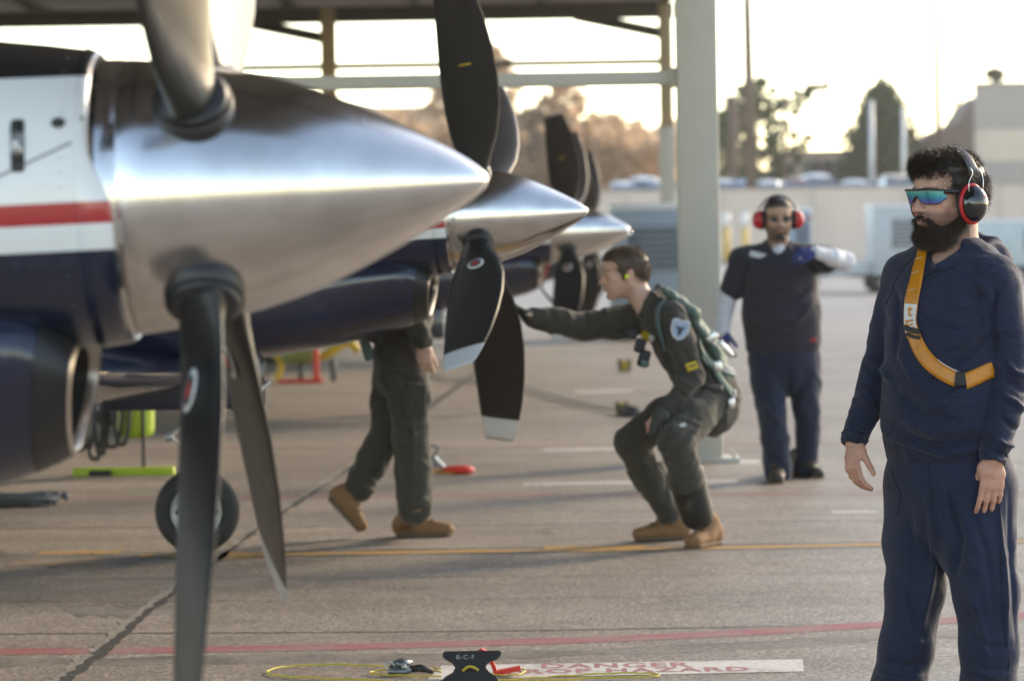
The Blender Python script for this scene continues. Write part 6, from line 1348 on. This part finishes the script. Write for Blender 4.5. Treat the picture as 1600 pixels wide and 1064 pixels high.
# harness
fd = Field(p3(1020, 660, -.35), p3(1170, 430, .35), .006)
fd.ecap(p3(1062, 474, 0), p3(1116, 547, 0), (.15, .036), (.15, .040), Yx, .03); fd.ecap(p3(1116, 547, 0), p3(1132, 592, 0), (.15, .038), (.13, .036), Yx, .03); fd.ecap(p3(1040, 455, -.10), p3(1085, 490, -.13), (.045, .022), (.06, .03), Yx, .03)
V, Q = fd.mesh(); N = vnormals(V, Q); V = V + N * (.006 * fold_noise(V, (16, 16, 16), 33))[:, None]; har = fpart(pilot, 'harness', (V, Q), M_HARN)
for pts, w, m_ in (([(1034, 452, -.16), (1026, 470, -.2), (1024, 500, -.22), (1032, 530, -.22), (1040, 548, -.22)], .052, M_HARNS), ([(1090, 556, -.24), (1110, 566, -.2), (1135, 575, -.15), (1146, 582, -.05)], .05, M_HARNS), ([(1100, 530, -.24), (1118, 556, -.22), (1132, 590, -.2), (1140, 618, -.15)], .045, M_HARN), ([(1072, 590, -.25), (1100, 598, -.25), (1130, 606, -.2)], .03, M_POUCH)):
    try: rb, _, _ = ribbon_on(SU3, [p3(*q) for q in pts], w, .012, .005); part(har, 'strap', rb, m_, world=True)
    except Exception as ex: print('strap', ex)
def block(t, name, c, s, m_, rot=0.0): return part(t, name, box(c, s, min(s) * .25, Matrix.Rotation(rot, 3, 'Y')), m_, world=True)
block(har, 'buckle', p3(1113, 527, -.26), (.055, .02, .04), M_SILV, -.9); block(har, 'buckle', p3(1122, 572, -.24), (.035, .02, .05), M_SILV, -.2); block(har, 'buckle', p3(1134, 545, -.18), (.10, .025, .028), M_SILV, .9); block(har, 'release_box', p3(1141, 622, -.12), (.05, .06, .09), M_GREYT, .1); block(har, 'buckle', p3(1143, 630, -.17), (.03, .02, .05), M_SILV)
block(pilot, 'chest_pouch', p3(986, 521, -.10), (.06, .07, .05), M_POUCH, .3); block(pilot, 'chest_pouch', p3(1006, 560, -.14), (.055, .06, .085), M_POUCH, .3); block(pilot, 'chest_pouch', p3(1000, 540, -.10), (.05, .09, .07), M_POUCH, .3); block(pilot, 'hose_connector', p3(1008, 568, -.18), (.04, .03, .03), M_HARN, .5)
# patches follow the suit surface
def patch_on(surf, c, w, h, m_, t, name, ang=0.0, outline=None, lift=.004):
    bvh = BVHTree.FromPolygons(surf[0].tolist(), surf[1].tolist()); loc, no, _, _ = bvh.ray_cast(Vector(c) + Vector((0, -.6, 0)), Vector((0, 1, 0)))
    if loc is None: return None
    n = nrm(np.array(no) * .5 + vec(0, -.5, 0)); u = nrm(np.cross(vec(0, 0, 1), n)) * -1.0; u = -u if u[0] < 0 else u; v = np.cross(n, u); v = v if v[2] > 0 else -v; u, v = u * math.cos(ang) + v * math.sin(ang), v * math.cos(ang) - u * math.sin(ang)
    o = outline or [(-.5, -.5), (.5, -.5), (.5, .5), (-.5, .5)]; V = [np.array(loc) + u * x * w + v * y * h + n * lift for x, y in o] + [np.array(loc) + u * x * w + v * y * h + n * (lift - .02) for x, y in o]; k = len(o)
    return part(t, name, (np.array(V), [tuple(range(k))] + [(i, k + i, k + (i + 1) % k, (i + 1) % k) for i in range(k)]), m_, False, world=True)
SHIELD = [(-.5, .42), (-.25, .5), (0, .44), (.25, .5), (.5, .42), (.5, -.05), (.32, -.36), (0, -.5), (-.32, -.36), (-.5, -.05)]
M_PB = mat('patch_pale_blue', (.33, .42, .55), .8); M_PW = mat('patch_white', (.55, .56, .56), .8); M_PK = mat('patch_dark', (.05, .055, .07), .8); M_PY = mat('patch_yellow', (.58, .40, .02), .75); M_PR = mat('patch_red', (.40, .03, .035), .8)
patch_on(SU3, p3(1058, 513), .088, .105, M_PW, suit3, 'sleeve_patch', -.25, SHIELD, .010); patch_on(SU3, p3(1058, 513), .072, .088, M_PB, suit3, 'sleeve_patch', -.25, SHIELD, .013); patch_on(SU3, p3(1058, 514), .05, .05, M_PK, suit3, 'patch_bird', -.25, [(-.5, .5), (-.1, .25), (0, .4), (.1, .25), (.5, .5), (.2, -.05), (.12, -.5), (-.12, -.5), (-.2, -.05)], .016)
patch_on(SU3, p3(1013, 525), .075, .045, M_PY, suit3, 'name_patch', -.1, None, .010); patch_on(SU3, p3(1018, 526), .022, .026, M_PW, suit3, 'name_wings', 0, None, .013); patch_on(SU3, p3(1076, 569), .055, .036, M_PY, suit3, 'sleeve_tab', .30, None, .010); patch_on(SU3, p3(1076, 569), .04, .008, M_PK, suit3, 'tab_print', .30, None, .013); patch_on(SU3, p3(940, 480), .06, .05, M_PR, suit3, 'shoulder_patch', -.5, None, .008); patch_on(SU3, p3(1061, 658), .03, .02, M_PW, suit3, 'knee_tag', .3, None, .010)
for a_, b_ in (((1090, 640), (1060, 690)), ((1030, 560), (1050, 600))):
    pass
# hair
rng = np.random.default_rng(31)
def short_hair(t, H, m_, n, ln, seed, side_fade=True, top=.088):
    fd = Field(H.O - .16, H.O + .16, .0045); H.ell(fd, (-.015, 0, .036), (.103, .081, top), .02); H.ell(fd, (-.05, 0, .005), (.066, .071, .075), .02); H.ell(fd, (.034, 0, .064), (.058, .063, .047), .02)
    H.ell(fd, (.120, 0, .018), (.056, .09, .048), .012, True); H.ell(fd, (.088, 0, -.055), (.100, .12, .085), .012, True); H.ell(fd, (-.03, 0, -.125), (.12, .12, .070), .015, True)
    for s in (-1, 1): H.cone(fd, (.014, s * .069, .03), (.012, s * .067, -.022), .010, .007, .012)
    V, Q = fd.mesh(); r = np.random.default_rng(seed); st = strands(V, Q, H, lambda L: L[:, 2] > -.08, n, ln, .0014, lambda L, n_, rr: n_ * .7 + np.stack([np.where(L[:, 2] > .06, .5, -.4) + rr.normal(size=len(L)) * .2, rr.normal(size=len(L)) * .2, np.where(L[:, 2] > .06, .2, -.8)], 1), r, .2); return fpart(t, 'hair', cat((V, Q), st), m_)
short_hair(pilot, H3, M_HAIRB, 9000, (.008, .018), 32)
fd = Field(H3.w(0, .085, -.02) - .04, H3.w(0, .085, -.02) + .04, .003); fd.cone(H3.w(.000, .084, -.014), H3.w(.006, .104, -.016), .010, .0075, .003); fpart(pilot, 'ear_plug', fd.mesh(), mat('neon_yellow_foam', (.62, .80, .02), .6))
for s in (-1, 1): part(pilot, 'eye', cyl(H3.w(.080, s * .031, -.003), H3.w(.0915, s * .031, -.003), .006, 10), mat('dark_iris', (.02, .015, .012), .2), world=True)

# ================================================================== walking person, upper half behind the aircraft
D4 = 18.5
def p4(px, py, dy=0.0): return np.array(P(px, py, D4 + dy))
def xz4(*pts): return [(lambda q: (q[0], q[2]))(p4(x, y)) for x, y in pts]
g4 = G(640, 838); wk = thing('person', 'person walking behind the second aircraft, only olive trousers, hand and tan boots showing', 'person', (g4.x, D4, 0))
H4 = Head(p4(655, 330), R_(-88), 0, 0, 1.0); F4 = vec(1, 0, 0)
hn4, kn4, an4 = p4(632, 556, -.09), p4(642, 680, -.10), p4(648, 792, -.10); hf4, kf4, af4 = p4(620, 556, .09), p4(606, 676, .08), p4(560, 762, .10); s4, e4, w4 = p4(644, 412, -.19), p4(640, 490, -.24), p4(660, 540, -.26)
fd = Field(p4(490, 860, -.5), p4(740, 280, .4), .0075)
H4.build(fd); H4.neck(fd, p4(645, 395)); fd.chain([p4(643, 400), p4(640, 425), p4(632, 500), p4(626, 560)], [(.08, .06), (.15, .085), (.145, .10), (.14, .10)], Yx, .04)
fd.limb([s4, e4, w4], [.045, .034, .028], .03); fd.limb([p4(644, 412, .19), p4(630, 490, .24), p4(600, 545, .2)], [.045, .034, .028], .03); fd.limb([hn4, kn4, an4], [.075, .056, .042], .03); fd.limb([hf4, kf4, af4], [.075, .056, .042], .03)
hand(fd, w4, nrm(p4(668, 590, -.27) - w4), vec(.2, .95, -.1), vec(.95, -.2, 0), .98, (30, 38, 42, 46), .02, (.30, .85, .35), 15); V, Q = fd.mesh(); fpart(wk, 'body', (V, Q), M_SKIN2, face_tint(H4, V))
fd = Field(p4(490, 860, -.5), p4(740, 380, .4), .007)
fd.chain([p4(643, 404), p4(640, 428), p4(633, 490), p4(627, 545), p4(625, 585)], [(.09, .07), (.18, .11), (.172, .125), (.165, .125), (.165, .128)], Yx, .05)
fd.limb([s4, e4], [.068, .060], .03); fd.limb([e4, w4 + vec(0, 0, .03)], [.060, .048], .01); fd.limb([p4(644, 412, .19), p4(630, 490, .24), p4(600, 545, .2)], [.068, .060, .045], .02)
fd.limb([hn4, p4(640, 620, -.10), kn4], [.112, .102, .090], .03); fd.limb([kn4, p4(646, 735, -.10), an4], [.090, .088, .086], .015); fd.limb([hf4, p4(612, 620, .09), kf4], [.110, .100, .086], .03); fd.limb([kf4, p4(582, 720, .09), af4], [.086, .080, .074], .015)
V, Q = fd.mesh(); N = vnormals(V, Q); d = strokes(V, N, [(xz4((600, 560), (630, 590), (665, 595)), -.010, .014), (xz4((608, 580), (635, 610), (668, 615)), .010, .014), (xz4((610, 660), (640, 672), (665, 665)), -.010, .012), (xz4((612, 680), (642, 692), (668, 685)), .010, .012), (xz4((640, 600), (648, 680), (645, 770)), .008, .012), (xz4((560, 735), (585, 745), (600, 760)), -.010, .012), (xz4((545, 745), (570, 760), (590, 775)), .010, .012), (xz4((625, 770), (648, 780), (670, 775)), .010, .012), (xz4((622, 785), (648, 797), (670, 790)), -.010, .010)])
d = d * 1.6 + .009 * fold_noise(V, (12, 12, 10), 27); V = V + N * d[:, None]; SU4 = (V, Q); su4 = fpart(wk, 'flight_suit', SU4, M_SUIT)
boot(wk, an4, G(614, 838), G(714, 838)); bt = boot(wk, af4, p4(508, 775, .10), p4(566, 838, .10)); short_hair(wk, H4, M_HAIRB, 1500, (.006, .012), 41)
block(wk, 'hip_pouch', p4(588, 528, -.16), (.08, .06, .06), M_POUCH, .5); block(wk, 'hip_strap', p4(573, 545, -.10), (.05, .06, .12), M_HARNS, -.3); block(wk, 'thigh_pocket', p4(650, 625, -.20), (.10, .03, .16), M_SUIT, .05)

# ================================================================== man in red ear muffs
D2 = 22.5
def p2(px, py, dy=0.0): return np.array(P(px, py, D2 + dy))
def xz2(*pts): return [(lambda q: (q[0], q[2]))(p2(x, y)) for x, y in pts]
M_POLO = cloth_mat('dark_navy_polo', (0.027, 0.026, 0.038), .85); M_TROU2 = cloth_mat('navy_trousers', (0.013, 0.020, 0.045), .8); M_WSL = cloth_mat('white_undersleeve', (0.60, 0.61, 0.66), .8, bump=.1); M_BGLV = mat('blue_work_glove', (0.020, 0.035, 0.16), .7, var=.2, vscale=30)
g2 = G(1235, 750); man2 = thing('person', 'man in navy polo, white sleeves and red ear muffs holding one arm across his chest', 'person', (g2.x, D2, 0)); Xx = vec(1, 0, 0)
H2 = Head(p2(1216, 341, 0), R_(-3), R_(-2), 0, 1.08)
sA, eA, wA = p2(1160, 406, .0), p2(1139, 462, .03), p2(1129, 518, -.06); sB, eB, wB = p2(1274, 404, -.02), p2(1320, 408, -.16), p2(1274, 394, -.36)
hA, kA, aA = p2(1197, 560), p2(1206, 645, -.08), p2(1216, 728, -.10); hB, kB, aB = p2(1252, 560), p2(1262, 642, .0), p2(1260, 722, .10)
fd = Field(p2(1100, 770, -.7), p2(1350, 295, .35), .007)
H2.build(fd, True); H2.neck(fd, p2(1216, 392, .02), .060); fd.chain([p2(1216, 394, .02), p2(1217, 412), p2(1220, 470), p2(1224, 545)], [(.08, .06), (.17, .09), (.19, .12), (.18, .12)], Xx, .04)
fd.limb([sA, eA, wA], [.045, .034, .028], .03); fd.limb([sB, eB, wB], [.045, .034, .028], .03); fd.limb([hA, kA, aA], [.08, .058, .044], .03); fd.limb([hB, kB, aB], [.08, .058, .044], .03); V, Q = fd.mesh(); fpart(man2, 'body', (V, Q), M_SKIN3, face_tint(H2, V, .85))
fd = Field(p2(1100, 600, -.7), p2(1350, 370, .35), .0065)
fd.chain([p2(1216, 394, .02), p2(1217, 408, .01), p2(1218, 440, -.01), p2(1221, 490, -.02), p2(1224, 534, -.01)], [(.10, .08), (.205, .105), (.222, .145), (.228, .165), (.228, .155)], Xx, .05)
fd.limb([p2(1190, 396, .01), sA, p2(1143, 452, .02)], [.06, .075, .074], .03); fd.limb([p2(1244, 396, .01), sB, p2(1292, 406, -.10)], [.06, .078, .078], .03)
fd.limb([p2(1200, 388, -.05), p2(1206, 397, -.085), p2(1215, 408, -.105)], [.016, .014, .010], .01); fd.limb([p2(1232, 388, -.05), p2(1226, 397, -.085), p2(1217, 408, -.105)], [.016, .014, .010], .01); fd.limb([p2(1200, 388, -.05), p2(1198, 380, .03), p2(1216, 376, .08), p2(1234, 380, .03), p2(1232, 388, -.05)], [.016, .018, .018, .018, .016], .01)
fd.cone(p2(1216, 396, -.02), p2(1216, 360, -.02), .058, .065, .012, True); fd.cone(p2(1216, 388, -.16), p2(1216, 402, -.14), .05, .014, .012, True)
V, Q = fd.mesh(); N = vnormals(V, Q); d = strokes(V, N, [(xz2((1265, 420), (1240, 440), (1215, 450)), .008, .016), (xz2((1270, 440), (1235, 470), (1195, 480)), -.010, .018), (xz2((1272, 465), (1245, 500), (1215, 515)), .010, .018), (xz2((1170, 440), (1190, 470), (1220, 490)), -.008, .018), (xz2((1170, 480), (1200, 510), (1240, 520)), .008, .018), (xz2((1165, 420), (1160, 440), (1165, 470)), -.010, .014)]); d = d * 1.6 + .008 * fold_noise(V, (9, 9, 8), 37); V = V + N * d[:, None]; PO2 = (V, Q); polo = fpart(man2, 'polo_shirt', PO2, M_POLO)
fd = Field(p2(1100, 560, -.7), p2(1350, 370, .35), .0065); fd.limb([p2(1142, 448, .02), p2(1134, 478, .02), wA], [.060, .056, .044], .02); fpart(man2, 'undersleeve', fd.mesh(), M_WSL)
fd = Field(p2(1100, 560, -.7), p2(1350, 370, .35), .0065); fd.limb([p2(1290, 404, -.09), eB, p2(1300, 402, -.27), wB], [.056, .056, .048, .036], .025); V, Q = fd.mesh(); N = vnormals(V, Q); V = V + N * (.006 * fold_noise(V, (20, 20, 16), 47))[:, None]; fpart(man2, 'undersleeve', (V, Q), M_WSL)
fd = Field(wA - .16, wA + .16, .005); hand(fd, wA, vec(.12, -.15, -1), vec(.8, .5, 0), vec(.3, -.9, 0), 1.0, (22, 26, 30, 34), .05, (.5, .8, .3), 10, gr=.003); fpart(man2, 'glove', fd.mesh(), M_BGLV)
fd = Field(wB - .2, wB + .2, .005); hand(fd, wB, vec(-.95, -.25, .05), vec(.1, .5, -.85), vec(.1, -.8, -.5), 1.0, (38, 42, 44, 46), .03, (.5, .75, .3), 20, gr=.004); fpart(man2, 'glove', fd.mesh(), M_BGLV)
fd = Field(p2(1100, 770, -.6), p2(1350, 520, .4), .0068); fd.chain([p2(1224, 530, -.005), p2(1224, 560, 0), p2(1224, 585, 0)], [(.215, .14), (.205, .145), (.19, .135)], Xx, .04)
fd.limb([hA, p2(1201, 600, -.04), kA, p2(1212, 690, -.09), p2(1216, 738, -.10)], [.112, .100, .088, .082, .086], .015); fd.limb([hB, p2(1258, 600, 0), kB, p2(1262, 685, .05), p2(1259, 730, .10)], [.112, .098, .084, .070, .068], .015)
V, Q = fd.mesh(); N = vnormals(V, Q); V = V + N * (.011 * fold_noise(V, (9, 9, 6), 57) + strokes(V, N, [(xz2((1228, 560), (1232, 620), (1236, 680)), -.016, .014), (xz2((1200, 640), (1212, 655), (1235, 650)), .010, .014), (xz2((1198, 700), (1215, 712), (1238, 705)), .010, .014)]))[:, None]; fpart(man2, 'trousers', (V, Q), M_TROU2)
boot(man2, aA, G(1219, 741), G(1213, 757), m=M_SHOE, ms=M_SOLE); boot(man2, aB, G(1240, 738) * 1.0, G(1280, 748), m=M_SHOE, ms=M_SOLE)
short_hair(man2, H2, M_HAIR, 3500, (.006, .012), 51); earmuffs(man2, H2, M_MUFFR, M_MUFFR, 1.05, -.006, -.010, bandh=.122)
fd = Field(H2.O - .16, H2.O + .12, .0055)
for s in (-1, 1): H2.cone(fd, (.085, s * .006, -.056), (.078, s * .028, -.066), .006, .006, .006); H2.cone(fd, (.078, s * .028, -.066), (.070, s * .024, -.100), .006, .012, .008)
H2.ell(fd, (.075, 0, -.104), (.026, .030, .022), .012); H2.ell(fd, (.108, 0, -.072), (.02, .021, .011), .006, True); fpart(man2, 'beard', fd.mesh(), M_HAIR)
M_SGL = mat('dark_shades', (.02, .02, .022), .12, coat=.5)
sg = part(man2, 'sunglasses', tube([H2.w(.094, -.008, .002), H2.w(.095, .008, .002)], .003, 6), M_FRAME, world=True)
for s in (-1, 1):
    o_ = [H2.w(.096 - .10 * (q - .031) ** 2 * 60, s * q, u) for q, u in [(.010, .008), (.031, .012), (.054, .010), (.058, -.004), (.048, -.020), (.028, -.022), (.014, -.014)]]; n_ = len(o_); part(sg, 'lens', (np.array(o_ + [q - H2.F * .004 for q in o_]), [tuple(range(n_)), tuple(range(2 * n_ - 1, n_ - 1, -1))] + [(i, (i + 1) % n_, n_ + (i + 1) % n_, n_ + i) for i in range(n_)]), M_SGL, False, world=True)
    part(sg, 'temple_arm', tube([H2.w(.088, s * .058, .008), H2.w(.0, s * .082, .006)], .003, 6), M_FRAME, world=True)
patch_on(PO2, p2(1183, 399), .10, .034, M_PW, polo, 'name_tag', -.25, None, .008); patch_on(PO2, p2(1245, 402), .045, .03, M_PW, polo, 'chest_logo', .2, None, .008); patch_on(PO2, p2(1268, 530), .04, .02, M_PR, polo, 'hem_tag', 0, None, .006)
fd = Field(p2(1180, 430, -.3), p2(1250, 360, .2), .006); fd.ell(p2(1216, 396, -.02), (.062, .075, .06), None, .01); fpart(man2, 'white_undershirt', fd.mesh(), M_WSL)
